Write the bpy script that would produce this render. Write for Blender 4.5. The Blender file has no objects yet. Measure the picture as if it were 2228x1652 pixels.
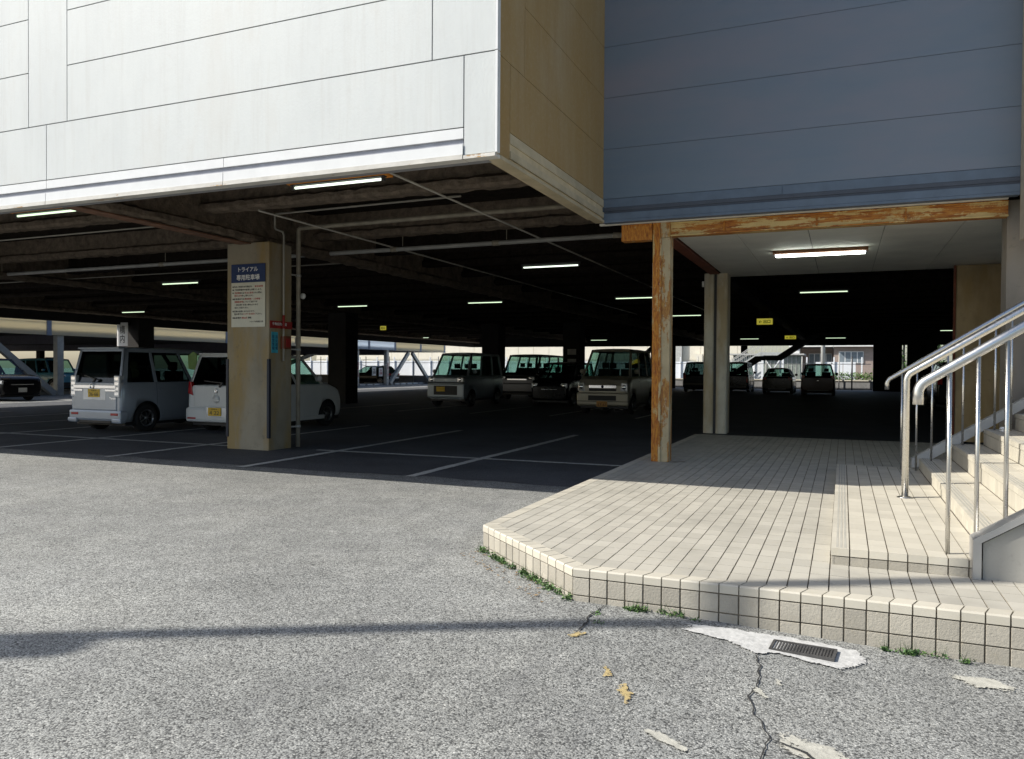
import bpy, bmesh, math, random
from mathutils import Vector, Matrix, noise
rnd = random.Random(7)
S = bpy.context.scene
C = S.collection
R = math.radians
# ---------------------------------------------------------------- camera, world, sun, exposure
H_EYE = 1.35
cd = bpy.data.cameras.new('camera'); cam = bpy.data.objects.new('camera', cd); C.objects.link(cam)
cd.sensor_width = 36.0; cd.sensor_fit = 'HORIZONTAL'
cd.lens = 36.0 * 1706.99 / 2228.0
cd.clip_start = 0.05; cd.clip_end = 2000
yaw, pit, rol = 0.399070173, 0.0138829917, -0.00632072811
fwd = Vector((-math.sin(yaw)*math.cos(pit), math.cos(yaw)*math.cos(pit), -math.sin(pit)))
rt = Vector((math.cos(yaw), math.sin(yaw), 0)); dn = fwd.cross(rt)
r2 = math.cos(rol)*rt + math.sin(rol)*dn; d2 = -math.sin(rol)*rt + math.cos(rol)*dn
cam.matrix_world = Matrix(((r2.x, -d2.x, -fwd.x, 0), (r2.y, -d2.y, -fwd.y, 0), (r2.z, -d2.z, -fwd.z, H_EYE), (0, 0, 0, 1)))
S.camera = cam
SUN = Vector((3.24, 1.8, -3.2)).normalized()      # direction the light travels
W = bpy.data.worlds.new('World'); S.world = W; W.use_nodes = True
nt = W.node_tree; bg = nt.nodes['Background']; sky = nt.nodes.new('ShaderNodeTexSky')
sky.sky_type = 'NISHITA'; sky.sun_disc = False
sky.sun_elevation = math.asin(-SUN.z); sky.sun_rotation = math.atan2(-SUN.x, -SUN.y)
sky.air_density = 1.0; sky.dust_density = 1.5; sky.ozone_density = 1.0
nt.links.new(sky.outputs[0], bg.inputs[0]); bg.inputs[1].default_value = 0.10
ld = bpy.data.lights.new('sun', 'SUN'); ld.energy = 4.0; ld.angle = R(0.53); ld.color = (1, .95, .86)
sun = bpy.data.objects.new('sun', ld); C.objects.link(sun)
sun.rotation_euler = SUN.to_track_quat('-Z', 'Y').to_euler(); sun.location = (-10, -6, 20)
S.view_settings.view_transform = 'Standard'; S.view_settings.look = 'None'
S.view_settings.exposure = 0.75; S.view_settings.gamma = 1
S.render.engine = 'CYCLES'
S.cycles.use_denoising = True
S.cycles.max_bounces = 8; S.cycles.diffuse_bounces = 5; S.cycles.transparent_max_bounces = 12
S.cycles.sample_clamp_indirect = 4; S.cycles.caustics_reflective = False; S.cycles.caustics_refractive = False

# ---------------------------------------------------------------- helpers
def put(o, parent=None):
    C.objects.link(o)
    if parent is not None: o.parent = parent
    return o
def thing(name, label, cat, loc=(0, 0, 0), rz=0, group=None):
    o = bpy.data.objects.new(name, None); o.location = loc; o.rotation_euler = (0, 0, rz); o.empty_display_size = .2
    put(o); return tag(o, label, cat, group)
def tag(o, label, cat, group=None):
    o['label'] = label; o['category'] = cat
    if group: o['group'] = group
    return o
class MB:
    def __init__(s): s.b = bmesh.new()
    def box(s, x0, x1, y0, y1, z0, z1, rz=None):
        v = [s.b.verts.new(p) for p in ((x0,y0,z0),(x1,y0,z0),(x1,y1,z0),(x0,y1,z0),(x0,y0,z1),(x1,y0,z1),(x1,y1,z1),(x0,y1,z1))]
        for f in ((0,3,2,1),(4,5,6,7),(0,1,5,4),(1,2,6,5),(2,3,7,6),(3,0,4,7)): s.b.faces.new([v[i] for i in f])
        return v
    def obox(s, a, b, w, h, up=(0,0,1)):
        """a bar of section w x h from a to b"""
        a, b, up = Vector(a), Vector(b), Vector(up); d = (b-a).normalized()
        x = d.cross(up)
        if x.length < 1e-4: x = d.cross(Vector((1,0,0)))
        x.normalize(); z = x.cross(d)
        vs = []
        for p in (a, b):
            for i, j in ((-1,-1),(1,-1),(1,1),(-1,1)): vs.append(s.b.verts.new(p + x*(i*w/2) + z*(j*h/2)))
        for f in ((0,1,2,3),(7,6,5,4),(0,4,5,1),(1,5,6,2),(2,6,7,3),(3,7,4,0)): s.b.faces.new([vs[i] for i in f])
        return s
    def prism(s, pts, z0, z1):
        """polygon in plan (counter-clockwise), extruded in z"""
        n = len(pts); lo = [s.b.verts.new((p[0],p[1],z0)) for p in pts]; hi = [s.b.verts.new((p[0],p[1],z1)) for p in pts]
        s.b.faces.new(hi); s.b.faces.new(lo[::-1])
        for i in range(n): s.b.faces.new((lo[i], lo[(i+1)%n], hi[(i+1)%n], hi[i]))
        return s
    def poly3(s, pts, off):
        """a flat polygon in space thickened by the vector off"""
        off = Vector(off); n = len(pts); a = [s.b.verts.new(p) for p in pts]; c = [s.b.verts.new(Vector(p)+off) for p in pts]
        s.b.faces.new(a); s.b.faces.new(c[::-1])
        for i in range(n): s.b.faces.new((a[i], c[i], c[(i+1)%n], a[(i+1)%n]))
        return s
    def tube(s, pts, r, n=12, cap=True, smooth=True):
        pts = [Vector(p) for p in pts]; rings = []; m = len(pts)
        rr = r if isinstance(r, (list, tuple)) else [r]*m
        ref = None
        for i, p in enumerate(pts):
            d = ((pts[min(i+1,m-1)] - p).normalized() + (p - pts[max(i-1,0)]).normalized()).normalized()
            if ref is None:
                ref = d.cross(Vector((0,0,1)))
                if ref.length < .1: ref = d.cross(Vector((0,1,0)))
                ref.normalize()
            x = (ref - d*ref.dot(d)).normalized(); ref = x; y = d.cross(x)
            rings.append([s.b.verts.new(p + (x*math.cos(t*2*math.pi/n) + y*math.sin(t*2*math.pi/n))*rr[i]) for t in range(n)])
        for a, c in zip(rings, rings[1:]):
            for i in range(n):
                f = s.b.faces.new((a[i], a[(i+1)%n], c[(i+1)%n], c[i])); f.smooth = smooth
        if cap: s.b.faces.new(rings[0][::-1]); s.b.faces.new(rings[-1])
        return s
    def loft(s, rings, cap=True, smooth=True):
        vs = [[s.b.verts.new(p) for p in r] for r in rings]; n = len(vs[0])
        for a, c in zip(vs, vs[1:]):
            for i in range(n):
                f = s.b.faces.new((a[i], a[(i+1)%n], c[(i+1)%n], c[i])); f.smooth = smooth
        if cap: s.b.faces.new(vs[0][::-1]); s.b.faces.new(vs[-1])
        return s
    def lathe(s, prof, cen, axis='x', n=24, smooth=True):
        """closed profile [(radius, along)] swept round an axis"""
        rings = []
        for t in range(n):
            c, q = math.cos(2*math.pi*t/n), math.sin(2*math.pi*t/n)
            r = []
            for (ra, al) in prof:
                p = {'x': (al, ra*c, ra*q), 'y': (ra*c, al, ra*q), 'z': (ra*c, ra*q, al)}[axis]
                r.append(s.b.verts.new(Vector(cen)+Vector(p)))
            rings.append(r)
        m = len(prof)
        for t in range(n):
            a, c = rings[t], rings[(t+1)%n]
            for i in range(m):
                f = s.b.faces.new((a[i], a[(i+1)%m], c[(i+1)%m], c[i])); f.smooth = smooth
        return s
    def done(s, name, mat, parent=None, bevel=0, recalc=True):
        bmesh.ops.remove_doubles(s.b, verts=s.b.verts, dist=1e-6)
        if recalc: bmesh.ops.recalc_face_normals(s.b, faces=s.b.faces)
        if bevel:
            es = [e for e in s.b.edges if len(e.link_faces) == 2 and e.calc_face_angle(0) > .6]
            bmesh.ops.bevel(s.b, geom=es, offset=bevel, segments=2, profile=.6, affect='EDGES', clamp_overlap=True)
        me = bpy.data.meshes.new(name); s.b.to_mesh(me); s.b.free()
        for m in (mat if isinstance(mat, (list, tuple)) else [mat]): me.materials.append(m)
        return put(bpy.data.objects.new(name, me), parent)
def box(name, mat, b, parent=None, bevel=0):
    m = MB(); m.box(*b); return m.done(name, mat, parent, bevel)
def struct(o): o['kind'] = 'structure'; return o
def text(body, h, loc, rot, mat, parent=None, name='lettering', width=None, depth=.0015, bold=0.0, align='CENTER'):
    cu = bpy.data.curves.new(name, 'FONT'); cu.body = body; cu.size = 1; cu.align_x = align; cu.align_y = 'CENTER'
    cu.offset = bold; cu.resolution_u = 3; cu.extrude = .02
    o = bpy.data.objects.new(name, cu); C.objects.link(o)
    dg = bpy.context.evaluated_depsgraph_get(); dg.update()
    me = bpy.data.meshes.new_from_object(o.evaluated_get(dg)); C.objects.unlink(o); bpy.data.objects.remove(o)
    xs = [v.co.x for v in me.vertices]; ys = [v.co.y for v in me.vertices]
    if not xs: return None
    hh = max(ys)-min(ys); cy = (max(ys)+min(ys))/2; ww = max(xs)-min(xs); cx = (max(xs)+min(xs))/2
    sy = h/hh; sx = width/ww if width else sy
    if align == 'LEFT': cx = min(xs)
    for v in me.vertices: v.co = Vector(((v.co.x-cx)*sx, (v.co.y-cy)*sy, depth*(.5 + v.co.z/.04)))
    me.materials.append(mat); me.name = name
    o = bpy.data.objects.new(name, me); o.location = loc; o.rotation_euler = rot
    return put(o, parent)
RX = (R(90), 0, 0); RFRONT = (R(90), 0, R(180)); RPX = (R(90), 0, R(90))

# ---------------------------------------------------------------- materials
class N:
    def __init__(s, name):
        s.m = bpy.data.materials.new(name); s.m.use_nodes = True; s.t = s.m.node_tree
        s.p = s.t.nodes['Principled BSDF']; s.out = s.t.nodes['Material Output']
        s.tc = s.t.nodes.new('ShaderNodeTexCoord').outputs['Object']
    def n(s, kind, **kw):
        x = s.t.nodes.new('ShaderNode'+kind)
        for k, v in kw.items():
            if hasattr(x, k): setattr(x, k, v)
        return x
    def l(s, a, b): s.t.links.new(a, b)
    def map(s, scale=(1,1,1), loc=(0,0,0), rot=(0,0,0)):
        x = s.n('Mapping'); x.inputs['Scale'].default_value = scale; x.inputs['Location'].default_value = loc; x.inputs['Rotation'].default_value = rot
        s.l(s.tc, x.inputs[0]); return x.outputs[0]
    def noise(s, scale, detail=4, rough=.55, vec=None, dist=0):
        x = s.n('TexNoise'); x.inputs['Scale'].default_value = scale; x.inputs['Detail'].default_value = detail; x.inputs['Roughness'].default_value = rough
        x.inputs['Distortion'].default_value = dist
        s.l(vec if vec is not None else s.tc, x.inputs['Vector']); return x.outputs['Fac']
    def voro(s, scale, feat='F1', vec=None, rand=1):
        x = s.n('TexVoronoi'); x.feature = feat; x.inputs['Scale'].default_value = scale; x.inputs['Randomness'].default_value = rand
        s.l(vec if vec is not None else s.tc, x.inputs['Vector']); return x
    def ramp(s, fac, stops, interp='LINEAR'):
        x = s.n('ValToRGB'); x.color_ramp.interpolation = interp; e = x.color_ramp.elements
        while len(e) < len(stops): e.new(.5)
        for i, (p, c) in enumerate(stops):
            e[i].position = p; e[i].color = (c, c, c, 1) if isinstance(c, (int, float)) else (*c, 1)
        s.l(fac, x.inputs[0]); return x.outputs[0]
    def mix(s, fac, a, b, mode='MIX'):
        x = s.n('Mix'); x.data_type = 'RGBA'; x.blend_type = mode
        for i, v in ((0, fac), (6, a), (7, b)):
            if hasattr(v, 'links') or hasattr(v, 'is_linked'): s.l(v, x.inputs[i])
            elif isinstance(v, (int, float)): x.inputs[i].default_value = v if i == 0 else (v, v, v, 1)
            else: x.inputs[i].default_value = (*v, 1)
        return x.outputs[2]
    def math(s, op, a, b=0.0):
        x = s.n('Math'); x.operation = op
        for i, v in ((0, a), (1, b)):
            if isinstance(v, (int, float)): x.inputs[i].default_value = v
            else: s.l(v, x.inputs[i])
        return x.outputs[0]
    def sep(s, vec=None):
        x = s.n('SeparateXYZ'); s.l(vec if vec is not None else s.tc, x.inputs[0]); return x.outputs
    def bump(s, h, strength=.3, dist=.01):
        x = s.n('Bump'); x.inputs['Strength'].default_value = strength; x.inputs['Distance'].default_value = dist
        s.l(h, x.inputs['Height']); s.l(x.outputs[0], s.p.inputs['Normal']); return x
    def base(s, c, rough=None, metal=None):
        if hasattr(c, 'is_linked'): s.l(c, s.p.inputs['Base Color'])
        else: s.p.inputs['Base Color'].default_value = (*c, 1)
        if rough is not None:
            if hasattr(rough, 'is_linked'): s.l(rough, s.p.inputs['Roughness'])
            else: s.p.inputs['Roughness'].default_value = rough
        if metal is not None: s.p.inputs['Metallic'].default_value = metal
        return s.m
def plain(name, c, rough=.6, metal=0, var=.12, scale=6, bump=0, bscale=60, spec=.5):
    k = N(name); a = tuple(x*(1-var) for x in c); b = tuple(min(1, x*(1+var)) for x in c)
    k.base(k.ramp(k.noise(scale), [(.3, a), (.7, b)]), rough, metal)
    k.p.inputs['Specular IOR Level'].default_value = spec
    if bump: k.bump(k.noise(bscale, 3), bump, .004)
    return k.m
def emit(name, c, strength):
    k = N(name); k.base((.8,.8,.8)); k.p.inputs['Emission Color'].default_value = (*c, 1); k.p.inputs['Emission Strength'].default_value = strength; return k.m
def glass(name, tint, refl=.08):
    k = N(name); t = k.n('BsdfTransparent'); t.inputs[0].default_value = (*tint, 1)
    g = k.n('BsdfGlossy'); g.inputs['Roughness'].default_value = .02; g.inputs[0].default_value = (.9, .95, 1, 1)
    fr = k.n('LayerWeight'); fr.inputs[0].default_value = .5; fc = k.math('ADD', k.math('MULTIPLY', k.math('POWER', fr.outputs['Facing'], 4), .75), .022)
    m = k.n('MixShader'); k.l(fc, m.inputs[0]); k.l(t.outputs[0], m.inputs[1]); k.l(g.outputs[0], m.inputs[2]); k.l(m.outputs[0], k.out.inputs[0])
    return k.m

def m_asphalt():
    k = N('asphalt'); big = k.noise(.55, 5, .6); mid = k.noise(3.5, 5, .65)
    v = k.voro(135); v2 = k.voro(300); v3 = k.voro(48)
    cs = k.n('SeparateColor'); k.l(v.outputs['Color'], cs.inputs[0])
    c2 = k.n('SeparateColor'); k.l(v2.outputs['Color'], c2.inputs[0])
    st = k.ramp(cs.outputs[0], [(0, (.065,.068,.068)), (.18, (.135,.139,.136)), (.32, (.30,.307,.297)), (.85, (.38,.387,.37)), (.95, (.42,.426,.405)), (1, (.58,.58,.55))])
    fine = k.ramp(c2.outputs[1], [(0, .62), (.25, .9), (1, 1.12)])
    col = k.mix(1, st, fine, 'MULTIPLY')
    c3 = k.n('SeparateColor'); k.l(v3.outputs['Color'], c3.inputs[0])
    col = k.mix(1, col, k.ramp(c3.outputs[0], [(0, .80), (.25, .93), (.6, 1.02), (1, 1.10)]), 'MULTIPLY')
    edge = k.ramp(v.outputs['Distance'], [(.35, 1), (.8, .45)])
    col = k.mix(1, col, edge, 'MULTIPLY')
    col = k.mix(1, col, k.ramp(big, [(.3, .74), (.55, 1.0), (.7, 1.1)]), 'MULTIPLY')
    col = k.mix(1, col, k.ramp(mid, [(.3, .82), (.7, 1.12)]), 'MULTIPLY')
    warm = k.ramp(k.noise(1.1, 3), [(.45, 0), (.75, .35)])
    col = k.mix(warm, col, k.mix(1, col, (1.02, 1.0, .95), 'MULTIPLY'))
    oil = k.noise(2.1, 6, .7, k.map((1, .45, 1), (4, 2, 0), (0, 0, .5)))
    col = k.mix(k.ramp(oil, [(.55, 0), (.75, .42)]), col, (.12, .12, .125))
    k.base(col, .82)
    h = k.math('ADD', k.math('MULTIPLY', v.outputs['Distance'], -1.0), k.math('MULTIPLY', k.noise(60, 3), .5))
    k.bump(h, .4, .005); return k.m
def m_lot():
    k = N('shade_dark_fine_asphalt'); v = k.voro(140); cs = k.n('SeparateColor'); k.l(v.outputs['Color'], cs.inputs[0])  # finer asphalt with the shade under the building put into its colour
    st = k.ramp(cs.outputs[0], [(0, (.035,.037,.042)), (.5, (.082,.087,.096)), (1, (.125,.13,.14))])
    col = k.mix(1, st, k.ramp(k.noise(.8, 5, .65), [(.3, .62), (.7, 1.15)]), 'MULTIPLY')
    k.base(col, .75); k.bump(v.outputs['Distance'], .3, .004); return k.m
def m_frontwall():
    k = N('white_wall_paint'); 
    st = k.noise(1.2, 6, .65, k.map((1, 1, .35))); fl = k.noise(9, 5, .7)
    col = k.ramp(st, [(.3, (.475,.50,.50)), (.55, (.525,.55,.545)), (.75, (.50,.505,.485))])
    col = k.mix(k.ramp(fl, [(.55, 0), (.8, .22)]), col, (.42,.41,.385))
    z = k.sep()[2]; sk = k.noise(6, 6, .75, k.map((2.2, 1, .12), (1, 0, 3)))
    col = k.mix(k.ramp(sk, [(.5, 0), (.72, .30)]), col, (.40,.395,.37))
    k.base(col, .6); v = k.voro(42, 'SMOOTH_F1'); 
    k.bump(k.math('ADD', k.noise(85, 4), v.outputs['Distance']), .20, .003); return k.m
def m_sidewall():
    k = N('stained_beige_wall')
    a = k.noise(.9, 6, .62, k.map((1, 1, .55))); s = k.noise(5, 5, .6, k.map((1, 1.6, .16)))
    col = k.ramp(a, [(.3, (.32,.20,.065)), (.5, (.345,.24,.105)), (.72, (.37,.285,.165))])
    col = k.mix(k.ramp(s, [(.42, 0), (.75, .55)]), col, (.30,.185,.07))
    col = k.mix(k.ramp(k.noise(22, 4), [(.5, 0), (.8, .18)]), col, (.5,.45,.34))
    k.base(col, .75); k.bump(k.noise(90, 3), .25, .004); return k.m
def m_bluewall():
    k = N('blue_grey_wall')
    a = k.noise(.7, 4, .55, k.map((.5, 1, 1.3))); b = k.noise(4, 6, .7, k.map((.25, 1, 3.0)))
    col = k.ramp(a, [(.3, (.128,.175,.222)), (.52, (.158,.193,.236)), (.72, (.212,.208,.24))])
    col = k.mix(k.ramp(b, [(.4, 0), (.75, .35)]), col, (.19,.21,.23))
    k.base(col, .6); k.bump(k.noise(120, 3), .12, .003); return k.m
def m_concrete(name='stained_concrete', c=(.36,.33,.27), ochre=.5):
    k = N(name)
    a = k.noise(2.2, 6, .6, k.map((1, 1, .5))); b = k.noise(1.5, 5, .6, k.map((1.6, 1.6, .45), (3, 1, 7)))
    d = tuple(x*.72 for x in c); e = tuple(x*1.12 for x in c)
    col = k.ramp(a, [(.3, d), (.55, c), (.75, e)])
    col = k.mix(k.ramp(b, [(.46, 0), (.62, ochre)]), col, (.34,.22,.06))
    col = k.mix(k.ramp(k.noise(7, 5, .7), [(.58, 0), (.72, .5)]), col, tuple(x*.5 for x in c))
    k.base(col, .8); k.bump(k.noise(45, 5), .25, .005); return k.m
def m_rust(cover=.5, name='rusty_cream_paint', along='z', rusted=(.30,.10,.02), paint=(.55,.46,.29)):
    k = N(name); sc = {'z': (6, 6, 1.3), 'x': (.8, 6, 8), 'y': (5, 1.5, 5)}[along]
    a = k.noise(1.6, 7, .68, k.map(sc)); f = k.noise(26, 6, .7)
    fac = k.math('ADD', k.math('MULTIPLY', a, .8), k.math('MULTIPLY', f, .2))
    m = k.ramp(fac, [(cover-.015, 1), (cover+.02, 0)])
    r = k.ramp(k.noise(9, 6, .7, k.map(sc)), [(.34, (rusted[0]*.42, rusted[1]*.3, rusted[2]*.5)), (.48, rusted), (.62, (rusted[0]*1.3, rusted[1]*1.7, rusted[2]*1.8)), (.72, (rusted[0]*.6, rusted[1]*.5, rusted[2]))])
    p = k.ramp(k.noise(5, 5), [(.3, tuple(x*.75 for x in paint)), (.7, paint)])
    k.base(k.mix(m, p, r), .75); k.bump(fac, .5, .012); return k.m
def m_spray(name, c):
    k = N(name); a = k.noise(7, 7, .72); v = k.noise(34, 6, .75)
    col = k.ramp(a, [(.3, tuple(x*.45 for x in c)), (.6, c), (.8, tuple(x*1.35 for x in c))])
    k.base(col, .95); k.bump(k.math('ADD', a, v), 1.0, .03); k.p.inputs['Specular IOR Level'].default_value = .1; return k.m
def m_tile(name, c, rough=.6, bmp=.08, var=.1, dirt=.3, bs=140):
    k = N(name); g = k.n('NewGeometry'); rp = g.outputs['Random Per Island']
    t = k.ramp(rp, [(0, tuple(x*(1-var) for x in c)), (.5, c), (1, tuple(min(1, x*(1+var)) for x in c))])
    a = k.noise(1.6, 6, .65); col = k.mix(k.ramp(a, [(.48, 0), (.78, dirt)]), t, tuple(x*.62 for x in c))
    col = k.mix(k.ramp(k.noise(14, 5, .7), [(.55, 0), (.8, .3)]), col, (c[0]*.75, c[1]*.68, c[2]*.5))
    k.base(col, rough); k.bump(k.noise(bs, 4, .7), bmp, .004); return k.m
def m_steel():
    k = N('stainless_steel'); k.base((.62,.61,.58), k.ramp(k.noise(30, 3), [(.3, .24), (.7, .36)]), 1); return k.m
def m_paint(name, c, rough=.3, metal=.0):
    k = N(name); k.base(k.ramp(k.noise(3, 3), [(.3, tuple(x*.94 for x in c)), (.7, c)]), rough, metal)
    k.p.inputs['Coat Weight'].default_value = .25; k.p.inputs['Coat Roughness'].default_value = .06; k.p.inputs['Specular IOR Level'].default_value = .25; return k.m

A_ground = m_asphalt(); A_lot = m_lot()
A_front = m_frontwall(); A_side = m_sidewall(); A_blue = m_bluewall()
A_joint = plain('joint_sealant', (.22,.22,.23), .8); A_bjoint = plain('blue_joint_sealant', (.11,.135,.165), .8); A_sjoint = plain('beige_joint_sealant', (.55,.46,.30), .8)
A_trim = plain('white_metal_trim', (.66,.67,.67), .4, 0, .04); A_trimrust = m_rust(.40, 'rust_streaked_white_trim', 'x', (.34,.17,.05), (.64,.62,.57))
A_groove = plain('dark_trim_groove', (.30,.31,.35), .6)
A_btrim = plain('blue_metal_trim', (.105,.14,.185), .6); A_bgroove = plain('blue_trim_groove', (.06,.07,.09), .6)
A_strim = plain('beige_metal_trim', (.46,.39,.26), .5, 0, .2, 3)
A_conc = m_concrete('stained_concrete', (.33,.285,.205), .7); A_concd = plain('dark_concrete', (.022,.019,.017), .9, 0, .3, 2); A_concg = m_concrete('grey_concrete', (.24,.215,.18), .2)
A_col = m_concrete('ochre_stained_column_paint', (.60,.57,.47), .55)
A_rust = m_rust(.50, 'rusty_cream_paint', 'z'); A_rustheavy = m_rust(.575, 'heavy_rust', 'z', (.44,.15,.018), (.62,.44,.18)); A_rustbeam = m_rust(.52, 'rusty_beam_paint', 'x', (.38,.13,.02), (.66,.48,.20))
A_cream = m_rust(.475, 'stained_cream_paint', 'z', (.36,.16,.04), (.52,.42,.25))
A_redox = plain('red_oxide_paint', (.17,.045,.02), .7, 0, .3, 4); A_orange = plain('orange_primer', (.75,.27,.03), .7, 0, .2, 5)
A_spray = m_spray('sprayed_fireproofing', (.27,.215,.165)); A_sprayd = m_spray('shade_dark_fireproofing', (.045,.035,.028))  # second spray is a darker copy, deep ceiling shade put into its colour
A_pipe = plain('grey_pipe', (.42,.42,.40), .5); A_pipew = plain('cream_pipe', (.36,.32,.25), .5, 0, .2); A_conduit = plain('conduit', (.40,.38,.33), .5)
A_tile = m_tile('platform_tile', (.415,.395,.34), .6, .12, .08, .75); A_face = m_tile('rough_face_tile', (.365,.34,.285), .85, .9, .18, .8, 70); A_cap = m_tile('nosing_tile', (.49,.46,.385), .6, .1, .08, .35)
A_grout = plain('dark_grout', (.16,.135,.10), .95, 0, .6, 4)
A_stud = plain('grey_stud', (.36,.35,.31), .7)
A_steel = m_steel(); A_stone = m_concrete('polished_stone_panel', (.33,.325,.30), .05); A_board = m_concrete('stained_brown_board', (.50,.38,.22), .5)
A_soffit = plain('white_soffit_board', (.80,.78,.70), .7, 0, .08, 2)
A_tube = emit('fluorescent_tube', (.78, 1, .68), .80); A_fixt = plain('lamp_housing', (.06,.06,.06), .7)
A_tubew = emit('bright_fluorescent_tube', (.88, 1, .84), 1.15)
A_line = None
A_white = plain('white_paint', (.78,.78,.76), .5, 0, .05); A_black = plain('black_plastic', (.012,.012,.013), .5, 0, .2)
A_red = plain('red_paint', (.32,.022,.018), .6); A_cyan = plain('cyan_board', (.06,.42,.55), .5); A_navy = plain('navy_board', (.014,.035,.12), .7)
A_signw = plain('cream_board', (.62,.60,.50), .5, 0, .06); A_ink = plain('black_ink', (.02,.02,.02), .6); A_inkred = plain('red_ink', (.42,.03,.02), .6)
A_yellow = plain('yellow_plate', (.75,.46,.01), .45); A_green = plain('dark_green_ink', (.01,.12,.03), .5)
A_mort = None; A_crack = plain('crack_shadow', (.025,.025,.025), .95); A_iron = plain('cast_iron', (.075,.073,.072), .6, .4, .3, 20)

def decal(name, c, cover, s1=14, s2=70, edge=0):
    k = N(name); a = k.noise(s1, 6, .7); b = k.noise(s2, 4, .7); f = k.math('ADD', k.math('MULTIPLY', a, .55), k.math('MULTIPLY', b, .45))
    if edge: at_ = k.n('Attribute'); at_.attribute_name = 'edge'; f = k.math('SUBTRACT', f, k.math('MULTIPLY', at_.outputs['Fac'], edge))
    k.base(k.ramp(k.noise(26, 5, .7), [(.3, tuple(x*.6 for x in c)), (.7, c)]), .9); k.bump(b, .5, .006)
    t = k.n('BsdfTransparent'); m = k.n('MixShader'); k.l(k.ramp(f, [(cover-.012, 1), (cover+.012, 0)]), m.inputs[0]); k.l(t.outputs[0], m.inputs[1]); k.l(k.p.outputs[0], m.inputs[2]); k.l(m.outputs[0], k.out.inputs[0]); return k.m
A_ypaint = decal('worn_yellow_paint', (.50,.39,.18), .47, 20, 90, .16); A_wpaint = decal('broken_pale_concrete', (.50,.49,.43), .47, 14, 70, .3); A_stemw = plain('green_stem', (.10,.13,.04), .8)
A_tyre = plain('tyre_rubber', (.015,.015,.016), .85); A_rim = plain('alloy_wheel', (.35,.35,.36), .3, .9); A_chrome = plain('chrome', (.75,.76,.78), .12, 1, .03)
A_glass = glass('clear_car_glass', (.45,.62,.56)); A_dglass = glass('privacy_glass', (.05,.07,.07)); A_lens = plain('clear_lamp_lens', (.62,.64,.66), .12, .3); A_rlens = plain('red_lamp_lens', (.42,.01,.012), .15)
A_seat = plain('seat_cloth', (.03,.03,.033), .9)

A_mort = decal('white_mortar', (.56,.56,.545), .47, 9, 60, 1.2)
A_line = decal('worn_white_road_paint', (.66,.66,.62), .60)
# ---------------------------------------------------------------- ground and road markings
def sm(t): t = max(0, min(1, t)); return t*t*(3-2*t)
def gz(x, y): return -.05*sm((x+1.4)/2.2)*(1-sm((y-4.4)/2)) + (.006*noise.noise(Vector((x*.9, y*.9, 3))) if -9 < x < 5 and 1 < y < 9 else 0)
def axis(*seg):
    out = []
    for a, b, n in seg: out += [a+(b-a)*i/n for i in range(n)]
    return out + [seg[-1][1]]
gx = axis((-400, -60, 4), (-60, -10, 8), (-10, -3, 20), (-3, 3, 40), (3, 12, 9), (12, 400, 6))
gy = axis((-300, -4, 6), (-4, 1, 10), (1, 7, 40), (7, 10, 10), (10, 70, 12), (70, 500, 5))
g = MB(); gv = [[g.b.verts.new((x, y, gz(x, y))) for x in gx] for y in gy]
for j in range(len(gy)-1):
    for i in range(len(gx)-1):
        f = g.b.faces.new((gv[j][i], gv[j][i+1], gv[j+1][i+1], gv[j+1][i])); f.smooth = True
struct(g.done('ground', A_ground, recalc=False))
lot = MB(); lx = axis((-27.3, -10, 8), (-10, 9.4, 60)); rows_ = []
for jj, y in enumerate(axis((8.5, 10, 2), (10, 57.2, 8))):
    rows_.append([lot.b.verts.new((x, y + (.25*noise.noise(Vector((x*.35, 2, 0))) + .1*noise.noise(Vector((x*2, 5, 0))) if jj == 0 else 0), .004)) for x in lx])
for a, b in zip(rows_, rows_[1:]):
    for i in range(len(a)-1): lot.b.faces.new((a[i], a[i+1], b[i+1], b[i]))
struct(lot.done('floor_shade_sheet', A_lot))  # dark sheet laid over the same asphalt where the building's shade falls
def drape(pts_l, pts_r, z):
    m = MB(); prev = None
    for a, b in zip(pts_l, pts_r):
        cur = (m.b.verts.new((a[0], a[1], gz(*a)+z)), m.b.verts.new((b[0], b[1], gz(*b)+z)))
        if prev: m.b.faces.new((prev[0], prev[1], cur[1], cur[0]))
        prev = cur
    return m
lines = MB()
def line(a, b, w, brk=.0, z=.009):
    a, b = Vector(a), Vector(b); L = (b-a).length; d = (b-a)/L; p = Vector((-d.y, d.x)); n = max(2, int(L/.06)); prev = None
    for i in range(n+1):
        t = a + d*(L*i/n); j = noise.noise(Vector((t.x*9, t.y*9, 1)))*.014; k2 = noise.noise(Vector((t.x*9, t.y*9, 8)))*.014
        gap = brk and noise.noise(Vector((t.x*2.3, t.y*2.3, 4))) > (1-brk)
        u, v = t + p*(w/2+j), t - p*(w/2+k2)
        cur = None if gap else (lines.b.verts.new((u.x, u.y, gz(u.x, u.y)+z)), lines.b.verts.new((v.x, v.y, gz(v.x, v.y)+z)))
        if prev and cur: lines.b.faces.new((prev[0], prev[1], cur[1], cur[0]))
        prev = cur
line((-22, 10.47), (-9.5, 10.38), .12, 0, .012); line((-7.85, 10.50), (-2.52, 10.60), .12, .3, .012)
for x in (-22.4, -20, -17.6, -15.25, -12.75, -10.05): line((x+.02, 8.35), (x-.08, 15.5), .12)
line((-7.42, 8.25), (-7.60, 15.2), .13, .28); line((-4.93, 8.45), (-4.98, 15.2), .13, .3)
for x in (-22.4, -20, -17.6, -15.2, -12.7, -10.2, -7.7, -5.2): line((x, 21), (x, 26), .10)
struct(lines.done('road_marking', A_line))
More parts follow.
